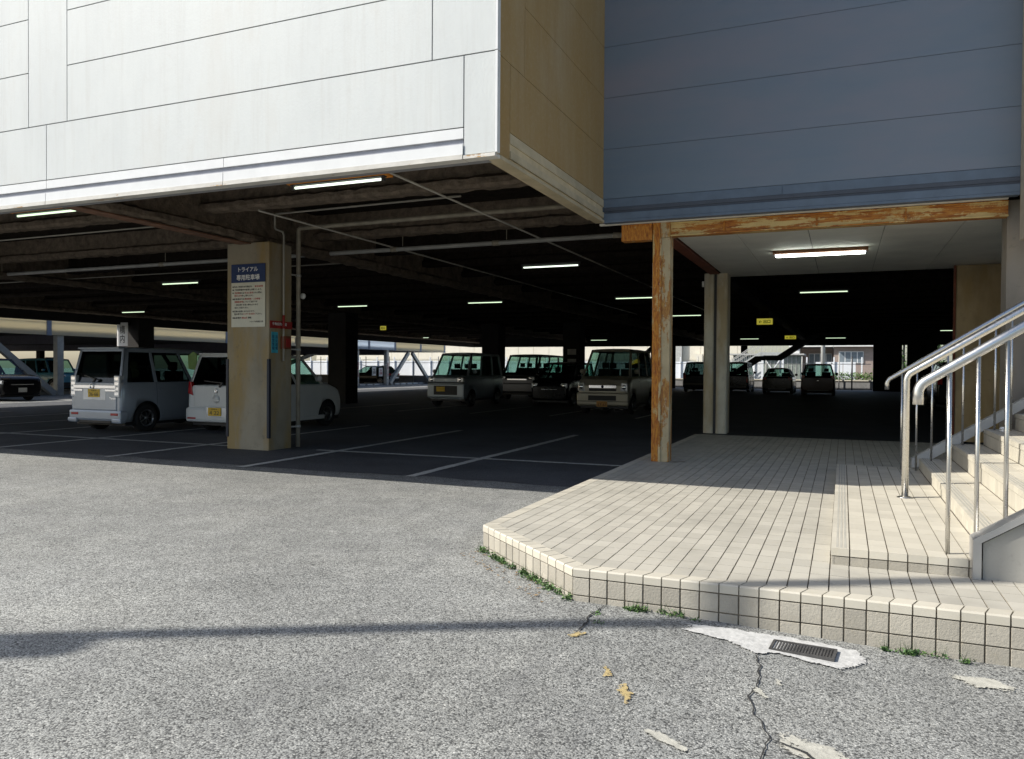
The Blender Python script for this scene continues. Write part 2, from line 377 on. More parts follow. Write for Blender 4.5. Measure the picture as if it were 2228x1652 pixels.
# pale mortar round the drain, cracks, flaked paint, broken concrete
def blob(pts, z, jag=.02, seed=0):
    out = []; n = len(pts)
    for i in range(n):
        a, b = Vector(pts[i]), Vector(pts[(i+1)%n]); k = max(2, int((b-a).length/.012))
        for t in range(k):
            p = a.lerp(b, t/k); q = sum((Vector((noise.noise(Vector((p.x*fr, p.y*fr, seed))), noise.noise(Vector((p.x*fr, p.y*fr, seed+9)))))*jag*am for fr, am in ((9, 1.1), (24, .6), (60, .35))), Vector((0, 0)))
            out.append(p+q)
    m = MB(); c = sum(out, Vector((0, 0)))/len(out); le = m.b.verts.layers.float.new('edge')
    cv = m.b.verts.new((c.x, c.y, gz(c.x, c.y)+z)); cv[le] = 1.0; vs = [m.b.verts.new((p.x, p.y, gz(p.x, p.y)+z)) for p in out]
    for i in range(len(vs)): m.b.faces.new((cv, vs[i], vs[(i+1)%len(vs)]))
    return m
PS = 1.03
def sc(pts): return [(x*PS, y*PS) for x, y in pts]
struct(blob(sc([(-.745,3.99),(-.735,4.09),(-.583,4.12),(-.2,4.13),(.10,4.10),(.125,3.93),(.0,3.80),(-.254,3.87),(-.36,3.83),(-.52,3.93),(-.70,3.97)]), .008).done('mortar_patch', A_mort))
def ribbon(pts, w, z, seed, jag=.012):
    P = []
    for a, b in zip(pts, pts[1:]):
        a, b = Vector(a), Vector(b); k = max(1, int((b-a).length/.025))
        P += [a.lerp(b, t/k) for t in range(k)]
    P.append(Vector(pts[-1])); L = []; Rr = []
    for i, p in enumerate(P):
        d = (P[min(i+1, len(P)-1)]-P[max(i-1, 0)]).normalized(); nrm = Vector((-d.y, d.x))
        o = nrm*noise.noise(Vector((p.x*22, p.y*22, seed)))*jag*1.6
        ww = w*(.35+.9*abs(noise.noise(Vector((p.x*13, p.y*13, seed+5)))))*min(1, .3+min(i, len(P)-1-i)*.2)
        L.append(tuple(p+o+nrm*ww)); Rr.append(tuple(p+o-nrm*ww))
    return drape(L, Rr, z)
cr = ribbon(sc([(-.365,3.84),(-.33,3.66),(-.318,3.45),(-.34,3.31),(-.30,3.17),(-.235,2.99),(-.24,2.84),(-.30,2.6)]), .0060, .006, 1)
struct(cr.done('pavement_crack', A_crack))
struct(ribbon(sc([(-1.20,4.20),(-1.22,4.0),(-1.20,3.80),(-1.21,3.66)]), .009, .006, 4).done('pavement_crack', A_crack))
struct(ribbon(sc([(-.235,2.95),(-.10,2.90),(-.03,2.80),(.02,2.66)]), .012, .013, 6).done('pavement_crack', A_crack))
for i, q in enumerate(([(-1.23,3.72),(-1.17,3.73),(-1.15,3.66),(-1.21,3.62)], [(-.955,3.35),(-.93,3.35),(-.89,3.24),(-.91,3.22)], [(-.84,3.16),(-.79,3.17),(-.755,3.02),(-.80,3.0),(-.83,3.07)])):
    struct(blob(sc(q), .007, .035, 20+i).done('faded_paint', A_ypaint))
for i, q in enumerate(([(-.67,2.83),(-.62,2.82),(-.47,2.74),(-.48,2.71),(-.60,2.76)], [(-.215,3.03),(-.16,3.05),(.0,2.99),(.10,2.84),(.02,2.78),(-.12,2.86),(-.20,2.93)], [(-.31,3.42),(-.285,3.42),(-.28,3.33),(-.31,3.34)], [(-.25,3.55),(-.225,3.55),(-.23,3.47),(-.25,3.48)], [(.45,3.98),(.60,3.99),(.72,3.95),(.66,3.86),(.55,3.84),(.5,3.9)])):
    struct(blob(sc(q), .007, .03, 30+i).done('broken_concrete', A_wpaint))
# drain grate
dr = thing('drain_grate', 'cast iron drain grate set in a white mortar patch in front of the tiled platform', 'drain grate', (-.165, 4.085, gz(-.165, 4.085)), R(-5))
fr = MB()
for b in ((-.150,.150,-.075,-.062), (-.150,.150,.062,.075), (-.150,-.137,-.062,.062), (.137,.150,-.062,.062)): fr.box(*b, -.02, .018)
fr.done('frame', A_iron, dr)
gr = MB()
for i in range(19):
    x = -.126+i*.014; gr.box(x-.0034, x+.0034, -.060, .060, -.012, .014)
for y in (-.045, -.027, -.009, .009, .027, .045): gr.box(-.135, .135, y-.0035, y+.0035, -.008, .012)
gr.done('grating', A_iron, dr)
box('pit', A_black, (-.137, .137, -.062, .062, -.019, -.0125), dr)

# ---------------------------------------------------------------- tiled platform (pavement)
ZP = .19
A_, B_, C_, D_, E_ = (-1.44, 4.34), (7, 4.34), (7, 14.3), (-2.45, 14.3), (-2.45, 5.27)
def clip(poly, a, b):
    """keep the part left of a->b"""
    a, b = Vector(a), Vector(b); d = b-a; f = lambda p: d.x*(p[1]-a.y) - d.y*(p[0]-a.x); out = []
    for i in range(len(poly)):
        p, q = poly[i], poly[(i+1)%len(poly)]; fp, fq = f(p), f(q)
        if fp >= 0: out.append(p)
        if fp*fq < 0: t = fp/(fp-fq); out.append((p[0]+(q[0]-p[0])*t, p[1]+(q[1]-p[1])*t))
    return out
edges = [(D_, E_), (E_, A_), (A_, B_)]
def inset(d):
    ls = []
    for a, b in edges:
        a, b = Vector(a), Vector(b); t = (b-a).normalized(); n_ = Vector((-t.y, t.x))*d; ls.append((a+n_, b+n_))
    return ls
core = MB(); pc = [(-9, -9), (7, -9), (7, 14.3), (-9, 14.3)]
for a, b in inset(.011): pc = clip(pc, a, b)
core.prism(pc, -.3, ZP-.007)
pav = core.done('pavement', A_grout); struct(pav)
fld = MB(); ins = inset(.107); PX, PY = .104, .168
for i in range(93):
    x0 = -2.45+.104+i*PX
    for j in range(64):
        y0 = 4.34+.104+j*PY
        if y0 > 14.25: break
        jx, jy = rnd.uniform(-.0008, .0008), rnd.uniform(-.001, .001); q = [(x0+.0034+jx, y0+.0028+jy), (x0+PX-.0034+jx, y0+.0028+jy), (x0+PX-.0034+jx, y0+PY-.0028+jy), (x0+.0034+jx, y0+PY-.0028+jy)]
        for a, b in ins: q = clip(q, a, b) if q else q
        if len(q) < 3: continue
        ar = abs(sum(q[t][0]*q[(t+1)%len(q)][1]-q[(t+1)%len(q)][0]*q[t][1] for t in range(len(q))))/2
        if ar < 2e-4: continue
        fld.prism(q, ZP-.010, ZP + rnd.uniform(-.0008, .0008))
fld.done('floor_tiles', A_tile, pav)
cap = MB(); face = MB()
offs = [inset(d) for d in (0, .103)]
def meet(l1, l2):
    a, b = l1; c, d = l2; r = b-a; s_ = d-c; t = ((c.x-a.x)*s_.y-(c.y-a.y)*s_.x)/(r.x*s_.y-r.y*s_.x); return a+r*t
for e in range(3):
    o, n_ = offs[0][e], offs[1][e]
    p0 = meet(offs[0][e-1], o) if e else o[0]; p1 = meet(o, offs[0][e+1]) if e < 2 else o[1]
    q0 = meet(offs[1][e-1], n_) if e else n_[0]; q1 = meet(n_, offs[1][e+1]) if e < 2 else n_[1]
    L = (p1-p0).length; k = round(L/PX); t0 = (p1-p0).normalized(); nn = Vector((-t0.y, t0.x))
    for i in range(k):
        a, b = (i+.035)/k, (i+.965)/k
        u0, u1 = p0.lerp(p1, a), p0.lerp(p1, b); v0, v1 = q0.lerp(q1, a), q0.lerp(q1, b)
        dz = rnd.uniform(-.001, .001)
        # bull-nosed cap: low lip + chamfered top
        s1, s2 = u0+nn*.006, u1+nn*.006
        lo = [(u0.x,u0.y),(u1.x,u1.y),(v1.x,v1.y),(v0.x,v0.y)]
        vs = [cap.b.verts.new((x, y, ZP-.048)) for x, y in lo]
        ms = [cap.b.verts.new((u0.x,u0.y,ZP-.008+dz)), cap.b.verts.new((u1.x,u1.y,ZP-.008+dz)), cap.b.verts.new((v1.x,v1.y,ZP+.001+dz)), cap.b.verts.new((v0.x,v0.y,ZP+.001+dz))]
        ts = [cap.b.verts.new((s1.x,s1.y,ZP+.001+dz)), cap.b.verts.new((s2.x,s2.y,ZP+.001+dz))]
        bf = cap.b.faces.new
        bf(vs[::-1]); bf((vs[0],vs[1],ms[1],ms[0])); bf((ms[0],ms[1],ts[1],ts[0])); bf((ts[0],ts[1],ms[2],ms[3])); bf((vs[2],vs[3],ms[3],ms[2])); bf((vs[1],vs[2],ms[2],ts[1],ms[1])); bf((vs[3],vs[0],ms[0],ts[0],ms[3]))
        for z0, z1 in ((ZP-.153, ZP-.056), (ZP-.258, ZP-.160)):
            w = rnd.uniform(.000, .003); i0, i1 = u0+nn*.003, u1+nn*.003
            face.prism([(i0.x-nn.x*w,i0.y-nn.y*w),(i1.x-nn.x*w,i1.y-nn.y*w),(i1.x+nn.x*.014,i1.y+nn.y*.014),(i0.x+nn.x*.014,i0.y+nn.y*.014)], z0, z1)
cap.done('nosing_tiles', A_cap, pav); face.done('face_tiles', A_face, pav, bevel=.0025)

# ---------------------------------------------------------------- stairs
st = thing('staircase', 'pale tiled entrance staircase climbing to the right at the end of the platform', 'staircase', (-.05, 5.02, ZP))
st.location = (0, 0, 0)
YF, YB = 5.06, 9.62
levels = [(-.054, .77, .29), (.77, 1.085, .405), (1.085, 1.375, .575), (1.375, 1.66, .745), (1.66, 1.945, .915), (1.945, 2.23, 1.085), (2.23, 2.52, 1.255), (2.52, 5.0, 1.425)]
for i, (x0, x1, z) in enumerate(levels):
    zb = ZP-.02 if i == 0 else levels[i-1][2]-.02
    yb = YB; yf = YF if i == 0 else YF+.05
    cr_ = MB(); tl = MB(); ft = MB()
    xx = x1 if i == 0 else 5.0
    cr_.box(x0+.012, (x1+.05 if i < 7 else 5.0), yf+.012, yb, (0 if i == 0 else zb), z-.007)
    step = cr_.done('step', A_grout, st)
    n = max(2, round((x1-x0)/.104)) if i < 7 else 24; px = (x1-x0)/n; ny = round((yb-yf)/.168)
    py = (yb-yf)/ny
    for a in range(n):
        for b in range(ny):
            tl.box(x0+a*px+(.0035 if a else 0), x0+(a+1)*px-.0035, yf+b*py+(.0012 if b else 0), yf+(b+1)*py-.0012, z-(.044 if a == 0 or (b == 0 and i == 0) else .010), z+rnd.uniform(-.0006, .0006))
    tl.done('tread_tiles', A_cap, step)
    # riser tiles on the side that faces -X, and on the front of the landing
    h0 = ZP if i == 0 else levels[i-1][2]
    for b in range(round((yb-yf)/.104)):
        y = yf + b*.104
        ft.box(x0+.004, x0+.016, y+.002, min(y+.102, yb), h0+.001, z-.049)
    if i == 0:
        for a in range(n): ft.box(x0+a*px+.004, x0+(a+1)*px-.004, yf+.004, yf+.016, h0+.001, z-.050)
    ft.done('riser_tiles', A_face if i == 0 else A_cap, step)
    rb = MB()
    for a in range(3):
        for b in range(int((yb-yf)/.036)):
            rb.box(x0+.028+a*.022, x0+.040+a*.022, yf+.03+b*.036, yf+.052+b*.036, z-.002, z+.0018)
    rb.done('anti_slip_studs', A_stud, step)
# near stringer: stone panel, metal coping
sl = .655
npn = MB(); npn.poly3([(.732, 5.045, -.02), (4.5, 5.045, -.02), (4.5, 5.045, .40+.655*3.76-.012), (.732, 5.045, .392)], (0, .10, 0)); npn.done('side_panel', A_stone, st)
cp = MB(); cp.obox((.70, 5.095, ZP), (.70, 5.095, .40), .045, .17, (1, 0, 0)) if False else cp.box(.680, .722, 5.022, 5.16, ZP+.001, .398)
cp.poly3([(.680, 5.018, .398), (.722, 5.018, .398), (4.5, 5.018, .425+.655*3.78-.045), (4.5, 5.018, .425+.655*3.78+.0), (.700, 5.018, .425), (.680, 5.018, .412)], (0, .145, 0)); cp.done('stringer_coping', plain('grey_metal_coping', (.42,.415,.40), .4, .5), st)
fs = MB(); fs.poly3([(.70, 9.55, .30), (.745, 9.55, .30), (4.2, 9.55, .42+.655*3.46-.05), (4.2, 9.55, .42+.655*3.46), (.70, 9.55, .395)], (0, .13, 0)) ; fs.done('stringer_coping', plain('pale_metal_coping', (.46,.46,.44), .5, .2), st)
# handrails
def rail(label, Y, pts, r, posts, rp, bend=.045, zend=None, flange=None):
    t = thing('handrail', label, 'handrail', (pts[0][0], Y, .29)); t.location = (0, 0, 0)
    P = [Vector((pts[0][0], Y, pts[0][1])), Vector((pts[1][0], Y, pts[1][1])), Vector((pts[2][0], Y, pts[2][1]))]
    d1 = (P[0]-P[1]).normalized(); d2_ = (P[2]-P[1]).normalized(); q = [P[0]]
    for i in range(9):
        u = i/8; a = P[1]+d1*bend; b = P[1]+d2_*bend
        q.append(a*(1-u)**2 + P[1]*2*u*(1-u) + b*u*u)
    q.append(P[2]); m = MB(); m.tube(q, r, 20); m.done('rail', A_steel, t)
    for x, zb in posts:
        zt = P[1].z + (P[2].z-P[1].z)*(x-P[1].x)/(P[2].x-P[1].x)
        m = MB(); m.tube([(x, Y, zb), (x, Y, zt-r*.4)], rp, 14); m.done('baluster', A_steel, t)
    if flange:
        m = MB(); m.lathe([(.0, 0), (.062, 0), (.062, .004), (.034, .012), (.0, .012)], (flange[0], Y, flange[1]), 'z', 24); m.done('flange', A_steel, t)
    return t
def tz(x):
    for a, b, z in levels:
        if a <= x < b: return z
    return levels[-1][2]
rail('stainless steel handrail nearest the camera with a turned-down end above the landing', 5.17, [(.408, 1.154), (.408, 1.266), (3.5, 1.266+.645*3.092)], .029, [(.571+.143*i, tz(.571+.143*i)) for i in range(18)], .0125, .05)
rail('middle stainless steel handrail whose thick end post stands on the landing', 7.33, [(.49, .29), (.49, 1.315), (3.5, 1.315+.632*3.01)], .027, [(3.2, 1.425)], .02, .05, None, (.49, .2905))
rail('farthest stainless steel handrail with thin balusters beside the back of the stairs', 9.38, [(.44, 1.15), (.44, 1.248), (3.5, 1.248+.645*3.06)], .024, [(.585+.1435*i, tz(.585+.1435*i)) for i in range(18)], .011, .04)
# crumpled paper on the stairs
pb = bmesh.new(); bmesh.ops.create_icosphere(pb, subdivisions=3, radius=.045)
for v in pb.verts: v.co *= .6+.9*abs(noise.noise(v.co*32)); v.co.z *= .75
pm = bpy.data.meshes.new('paper_scrap'); pb.to_mesh(pm); pb.free(); pm.materials.append(A_white)
pp = put(bpy.data.objects.new('paper_scrap', pm)); pp.location = (1.50, 9.2, .745+.022); tag(pp, 'crumpled white paper scrap lying on a stair tread by the far handrail', 'litter')

# ---------------------------------------------------------------- the building
bd = thing('commercial_building', 'large white panelled commercial building raised over an open ground-floor car park', 'building')
FY = 6.26; CX = -2.82; RY = 9.63; TOP = 14.0
ZB = 3.2
fw = MB(); G = .006
def panel(m, x0, x1, z0, z1, y=FY): m.box(x0+G, x1-G, y, y+.05, z0+G, z1-G)
lowx = [-3.12, -8.47, -13.82, -19.17, -24.52, -29.87]
for a, b in zip(lowx[1:], lowx): panel(fw, a, b, 3.485, 4.12)
panel(fw, -3.12, CX+.006, 3.235, 4.12)
rows = [4.12, 4.75, 5.37, 6.0, 6.63, 7.26, 7.9, 9, 10.2, 11.4, 12.6, TOP]
ux = [(-3.44, CX+.006, 1), (-8.13, -3.44, 0), (-8.77, -8.13, 1), (-13.46, -8.77, 0), (-14.1, -13.46, 1), (-18.8, -14.1, 0), (-19.4, -18.8, 1), (-29.87, -19.4, 0)]
for a, b, full in ux:
    if full: panel(fw, a, b, 4.12, TOP)
    else:
        for z0, z1 in zip(rows, rows[1:]): panel(fw, a, b, z0, z1)
front = fw.done('front_wall', A_front, bd)
jb = MB(); jb.box(-29.87, CX-.02, FY+.012, FY+.25, 3.5, TOP-.01); jb.box(-29.87, CX-.02, FY+.03, FY+.25, 3.22, 3.5); jb.done('panel_joints', A_joint, front)
tr = MB(); rt_ = MB(); gv_ = MB()
segs = [(-5.85, -3.12), (-8.47, -5.85), (-11.15, -8.47), (-13.82, -11.15), (-16.5, -13.82), (-19.17, -16.5), (-29.87, -19.17)]
for a, b in segs:
    tr.box(a+.004, b-.004, FY-.002, FY+.05, 3.388, 3.479); tr.box(a+.004, b-.004, FY-.012, FY+.05, 3.243, 3.335)
    rt_.box(a+.004, b-.004, FY-.018, FY+.10, 3.200, 3.241)
gv_.box(-29.87, -3.13, FY+.018, FY+.06, 3.336, 3.387)
rt_.box(-3.118, CX+.012, FY-.014, FY+.10, 3.202, 3.233)
tr.done('trim_strip', A_trim, front); rt_.done('drip_edge', A_trimrust, front); gv_.done('trim_groove', A_groove, front)
cb = MB(); cb.box(CX+.0065, CX+.030, FY-.010, FY+.05, 3.236, 4.115); cb.box(CX+.0065, CX+.030, FY-.010, FY+.05, 4.125, TOP); cb.done('corner_trim', A_trim, bd)
sw = MB()
def spanel(y0, y1, z0, z1): sw.box(CX-.05, CX, y0+.003, y1-.003, z0+.003, z1-.003)
spanel(FY+.052, 6.60, 3.235, 4.12); spanel(FY+.052, 6.95, 4.12, TOP)
spanel(6.60, RY-.002, 3.50, 4.12)
for z0, z1 in zip([4.12, 4.78, 5.40, 6.03, 6.66, 7.3, 9, 11, ], [4.78, 5.40, 6.03, 6.66, 7.3, 9, 11, TOP]): spanel(6.95, RY-.002, z0, z1)
side = sw.done('side_wall', A_side, bd)
box('panel_joints', A_sjoint, (CX-.2, CX-.0075, FY+.26, RY-.01, 3.25, TOP-.02), side)
stt = MB(); stt.box(CX-.04, CX+.004, 6.603, RY-.002, 3.402, 3.492); stt.box(CX-.04, CX+.012, 6.603, RY-.002, 3.262, 3.330); stt.box(CX-.10, CX+.020, FY+.105, RY-.002, 3.200, 3.232)
stt.box(CX-.06, CX-.022, 6.603, RY-.004, 3.333, 3.399); stt.done('trim_strip', A_strim, side)
bw = MB()
for z0, z1 in zip([3.50, 4.125, 4.77, 5.41, 6.05, 6.7, 7.35, 8.6, 10, 12], [4.125, 4.77, 5.41, 6.05, 6.7, 7.35, 8.6, 10, 12, TOP]): bw.box(CX-.06, 1.80, RY, RY+.05, z0+.003, z1-.003)
rec = bw.done('recessed_wall', A_blue, bd)
box('panel_joints', A_bjoint, (CX-.08, 1.90, RY+.0075, RY+.16, 3.25, TOP-.02), rec)
rf = MB(); rf.box(-29.87, CX-.06, FY+.10, 22, TOP, TOP+.2); rf.box(CX-.06, 6, RY+.01, 22, TOP+.001, TOP+.2); rf.box(-29.87, 6, 22, 22.2, 4.4, TOP+.2); rf.done('roof', A_concg, bd)  # unseen roof and rear closure, added to keep sky light out of the hollow
bt = MB(); bt.box(CX+.006, -.675, RY-.006, RY+.04, 3.390, 3.495); bt.box(-.671, 1.68, RY-.006, RY+.04, 3.390, 3.495); bt.box(CX+.006, 1.68, RY-.016, RY+.05, 3.232, 3.312); bt.box(CX+.006, 1.68, RY-.02, RY+.10, 3.198, 3.229); bt.done('trim_strip', A_btrim, rec)
bg_ = MB(); bg_.box(CX+.008, 1.678, RY-.004, RY+.05, 3.345, 3.388); bg_.box(CX+.008, 1.678, RY+.004, RY+.05, 3.314, 3.343); bg_.done('trim_groove', A_bgroove, rec)
# end wall at the right of the recess, its lower part by the stairs
box('end_wall', plain('beige_render', (.42,.38,.30), .7), (1.684, 6, 9.3, 9.62, 2.72, TOP), bd)
box('return_wall', A_concg, (1.615, 6, 9.90, 10.2, 0, 3.20), bd)
# slab over the car park, joists, girders
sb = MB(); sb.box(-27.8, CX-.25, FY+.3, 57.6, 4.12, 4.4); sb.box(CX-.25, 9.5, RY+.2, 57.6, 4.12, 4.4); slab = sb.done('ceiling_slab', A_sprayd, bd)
def lumpy(x0, x1, y0, y1, z0, z1, res, amp, seed):
    """a box with a rough sprayed skin"""
    b = bmesh.new(); m = MB(); m.b.free(); m.b = b
    nx, ny, nz = max(1, int((x1-x0)/res)), max(1, int((y1-y0)/res)), max(1, int((z1-z0)/res))
    if (x1-x0) >= (y1-y0): L, n = (x1-x0), nx; ring = [(y0, z0+.04), (y0+.04, z0), ((y0+y1)/2, z0), (y1-.04, z0), (y1, z0+.04), (y1, z0+.11), ((y0+y1)/2+.05, z0+.16), ((y0+y1)/2+.04, z1), ((y0+y1)/2-.04, z1), ((y0+y1)/2-.05, z0+.16), (y0, z0+.11)]; ax = 0
    else: L, n = (y1-y0), ny; ring = [(x0, z0+.04), (x0+.04, z0), ((x0+x1)/2, z0), (x1-.04, z0), (x1, z0+.04), (x1, z0+.11), ((x0+x1)/2+.05, z0+.16), ((x0+x1)/2+.04, z1), ((x0+x1)/2-.04, z1), ((x0+x1)/2-.05, z0+.16), (x0, z0+.11)]; ax = 1
    rings = []
    for i in range(n+1):
        t = i/n; r = []
        for u, z in ring:
            p = Vector((x0+L*t, u, z)) if ax == 0 else Vector((u, y0+L*t, z))
            d = noise.noise_vector(p*6+Vector((seed, 0, 0)))*amp + noise.noise_vector(p*17+Vector((0, seed, 0)))*amp*.5
            r.append(p+d)
        rings.append(r)
    m.loft(rings, smooth=False); return m
jy = [7.25, 9.15, 11.9, 13.9, 15.9, 17.9, 19.9, 21.9, 24.5, 27, 29.5, 32, 34.5, 37, 40, 43, 46, 49, 52, 55]
for i, y in enumerate(jy):
    x1 = CX-.3 if y < RY else (-2.5 if y < 15 else 7.3)
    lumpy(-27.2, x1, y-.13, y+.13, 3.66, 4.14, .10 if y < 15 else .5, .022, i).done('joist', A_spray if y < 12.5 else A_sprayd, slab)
for x, y0 in ((-8.95, FY+.3), (-18, FY+.3), (-27.0, FY+.3)):
    lumpy(x-.17, x+.17, y0, 57, 3.37, 4.15, .12, .03, x).done('girder', A_spray, slab)
gb = MB(); gb.box(-9.07, -8.83, FY+.31, 10.06, 3.335, 3.352); gb.done('girder_flange', plain('brown_primer', (.17,.085,.05), .8, 0, .4, 6), slab)
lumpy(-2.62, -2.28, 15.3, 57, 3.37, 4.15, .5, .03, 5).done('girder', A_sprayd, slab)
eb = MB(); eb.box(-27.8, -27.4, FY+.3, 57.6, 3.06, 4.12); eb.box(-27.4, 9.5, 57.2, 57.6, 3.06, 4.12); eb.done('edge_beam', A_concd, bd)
iw = MB(); iw.box(1.84, 3.55, 57.15, 57.55, 0, 3.06); iw.box(3.86, 5.6, 57.15, 57.55, 0, 3.06); iw.box(9.2, 9.5, 15.3, 57.15, 0, 4.12); iw.box(3.655, 3.685, 57.2, 57.5, 0, 3.06); iw.done('back_wall', A_concd, bd)  # the long right side wall is unseen, added to keep the interior dark
# canopy soffit behind the rusty beam
sf = MB()
for a, b in zip([-2.05, -1.28, -.42, .45, 1.30, 2.15], [-1.28, -.42, .45, 1.30, 2.15, 2.9]): sf.box(a+.004, b-.004, 9.96 if a < 1.2 else 10.21, 15.25, 3.105, 3.125)
sof = sf.done('canopy_soffit', A_soffit, bd)
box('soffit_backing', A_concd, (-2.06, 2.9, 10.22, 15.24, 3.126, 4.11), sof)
sc_ = MB(); sc_.box(-2.9, 1.6, RY+.11, 9.798, 3.19, 3.215); sc_.done('soffit_edge', A_soffit, bd)

# rusty steel work
rb_ = thing('steel_beam', 'rust-streaked orange and cream steel beam spanning under the blue-grey wall', 'beam', (0, 0, 0))
m = MB(); m.box(-2.0, 1.612, 9.80, 9.95, 3.165, 3.185); m.box(-2.0, 1.612, 9.80, 9.95, 3.015, 3.03); m.box(-2.0, 1.612, 9.825, 9.85, 3.03, 3.165); m.done('web_and_flanges', A_rustbeam, rb_)
m = MB()
for x in (-1.35, -.3, .63): m.box(x-.006, x+.006, 9.802, 9.824, 3.03, 3.165); m.box(x-.015, x+.015, 9.815, 9.8245, 3.05, 3.075); m.box(x-.015, x+.015, 9.815, 9.8245, 3.11, 3.135)
m.done('stiffener', A_rustheavy, rb_)
m = MB(); m.box(-2.62, -2.23, 9.78, 9.93, 2.98, 3.185); m.done('beam_end', A_rustheavy, rb_)
sbm = thing('steel_beam', 'dark red oxide steel beam running back from the rusty post to the pale column', 'beam', (0, 0, 0))
m = MB(); m.box(-2.23, -2.06, 10.02, 14.45, 3.07, 3.09); m.box(-2.23, -2.06, 10.02, 14.45, 3.29, 3.31); m.box(-2.155, -2.135, 10.02, 14.45, 3.09, 3.29); m.done('web_and_flanges', A_redox, sbm)
po = thing('steel_post', 'rusty cream steel post standing on the tiled platform near its left edge', 'post', (-2.11, 9.86, ZP)); po.location = (0, 0, 0)
m = MB(); m.box(-2.222, -2.128, 9.80, 9.99, ZP, 3.21); m.done('rusted_flange', A_rustheavy, po, bevel=.006)
m = MB(); m.box(-2.126, -2.002, 9.812, 9.99, ZP, 3.0); m.box(-2.126, -2.002, 9.804, 9.99, 3.002, 3.21); m.done('cream_panel', A_cream, po, bevel=.006)
m = MB(); m.box(-2.135, -2.108, 9.797, 9.8035, ZP, 3.0); m.done('flaking_edge', m_rust(.48, 'flaking_paint', 'z', (.36,.13,.02), (.60,.48,.26)), po)
m = MB(); m.box(-2.237, -2.222, 9.86, 9.9, 1.9, 2.7); m.done('side_conduit', A_conduit, po)
struct(blob([(-2.05, 9.76), (-1.95, 9.78), (-1.78, 9.90), (-1.85, 9.95), (-2.04, 9.80)], ZP+.003-gz(-2, 9.8), .02, 3).done('floor_stain', plain('rust_stain', (.10,.07,.05), .9)))
# pale column with a dark slot
def rrect(x0, x1, y0, y1, r, n=4):
    out = []
    for cx_, cy_, a0 in ((x1-r, y0+r, -90), (x1-r, y1-r, 0), (x0+r, y1-r, 90), (x0+r, y0+r, 180)):
        for i in range(n+1): a = R(a0+90*i/n); out.append((cx_+r*math.cos(a), cy_+r*math.sin(a)))
    return out
co = thing('clad_column', 'pale ochre-stained column with a dark vertical slot at the back of the platform', 'column', (-2.15, 14.67, ZP)); co.location = (0, 0, 0)
m = MB(); m.prism(rrect(-2.362, -2.182, 14.62, 15.05, .05), ZP, 3.11); m.prism(rrect(-2.138, -1.940, 14.62, 15.05, .05), ZP, 3.11); m.done('cladding', A_col, co)
box('slot', A_black, (-2.2, -2.12, 14.66, 15.0, ZP, 3.10), co)
box('small_box', A_white, (-2.41, -2.372, 14.7, 14.76, 2.88, 2.98), co)
bo = thing('brown_board', 'tall stained brown board panel standing behind the stairs', 'panel', (2.03, 14.75, ZP)); bo.location = (0, 0, 0)
m = MB(); m.box(1.70, 2.375, 14.72, 14.78, ZP+.005, 3.09); m.done('board', A_board, bo); m = MB(); m.box(1.665, 1.695, 14.70, 14.8, ZP, 3.09); m.done('edge_strip', A_redox, bo)
# back part of the right wall: keeps the hall dark behind the board
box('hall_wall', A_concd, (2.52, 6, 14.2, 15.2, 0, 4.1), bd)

# ---------------------------------------------------------------- concrete pillars
def pillar(x0, x1, y0, y1, h, label, mat, name='concrete_pillar'):
    m = MB(); m.box(x0, x1, y0, y1, -.02, h); o = m.done(name, mat, None, bevel=.02); tag(o, label, 'pillar'); return o
pt = thing('concrete_pillar', 'stained square concrete pillar carrying the blue and white parking notice', 'pillar', (-8.95, 10.53, 0)); pt.location = (0, 0, 0)
m = MB(); m.box(-9.36, -8.50, 10.10, 10.66, -.02, 3.37); m.done('shaft', A_conc, pt, bevel=.015)
for gx_, gy_ in ((-9.375, 10.085), (-8.535, 10.085)):
    m = MB(); m.box(gx_, gx_+.05, gy_, gy_+.05, .20, 1.48); m.done('corner_guard', plain('navy_rubber_guard', (.012,.016,.03), .6), pt, bevel=.01)
sg = thing('parking_notice', 'blue and white parking rules notice fixed on the front of the near pillar', 'sign', (-8.913, 10.09, 2.0))
def at(o, z): return (0, -.0085, z)
box('notice_board', A_signw, (-.345, .345, -.006, .004, .0, .722), sg)
box('title_board', A_navy, (-.345, .345, -.007, .004, .724, 1.02), sg)
text('トライアル', .075, (0, -.0075, .935), RX, A_white, sg, 'title_lettering', .40, bold=.02)
text('専用駐車場', .095, (0, -.0075, .805), RX, A_white, sg, 'title_lettering', .47, bold=.02)
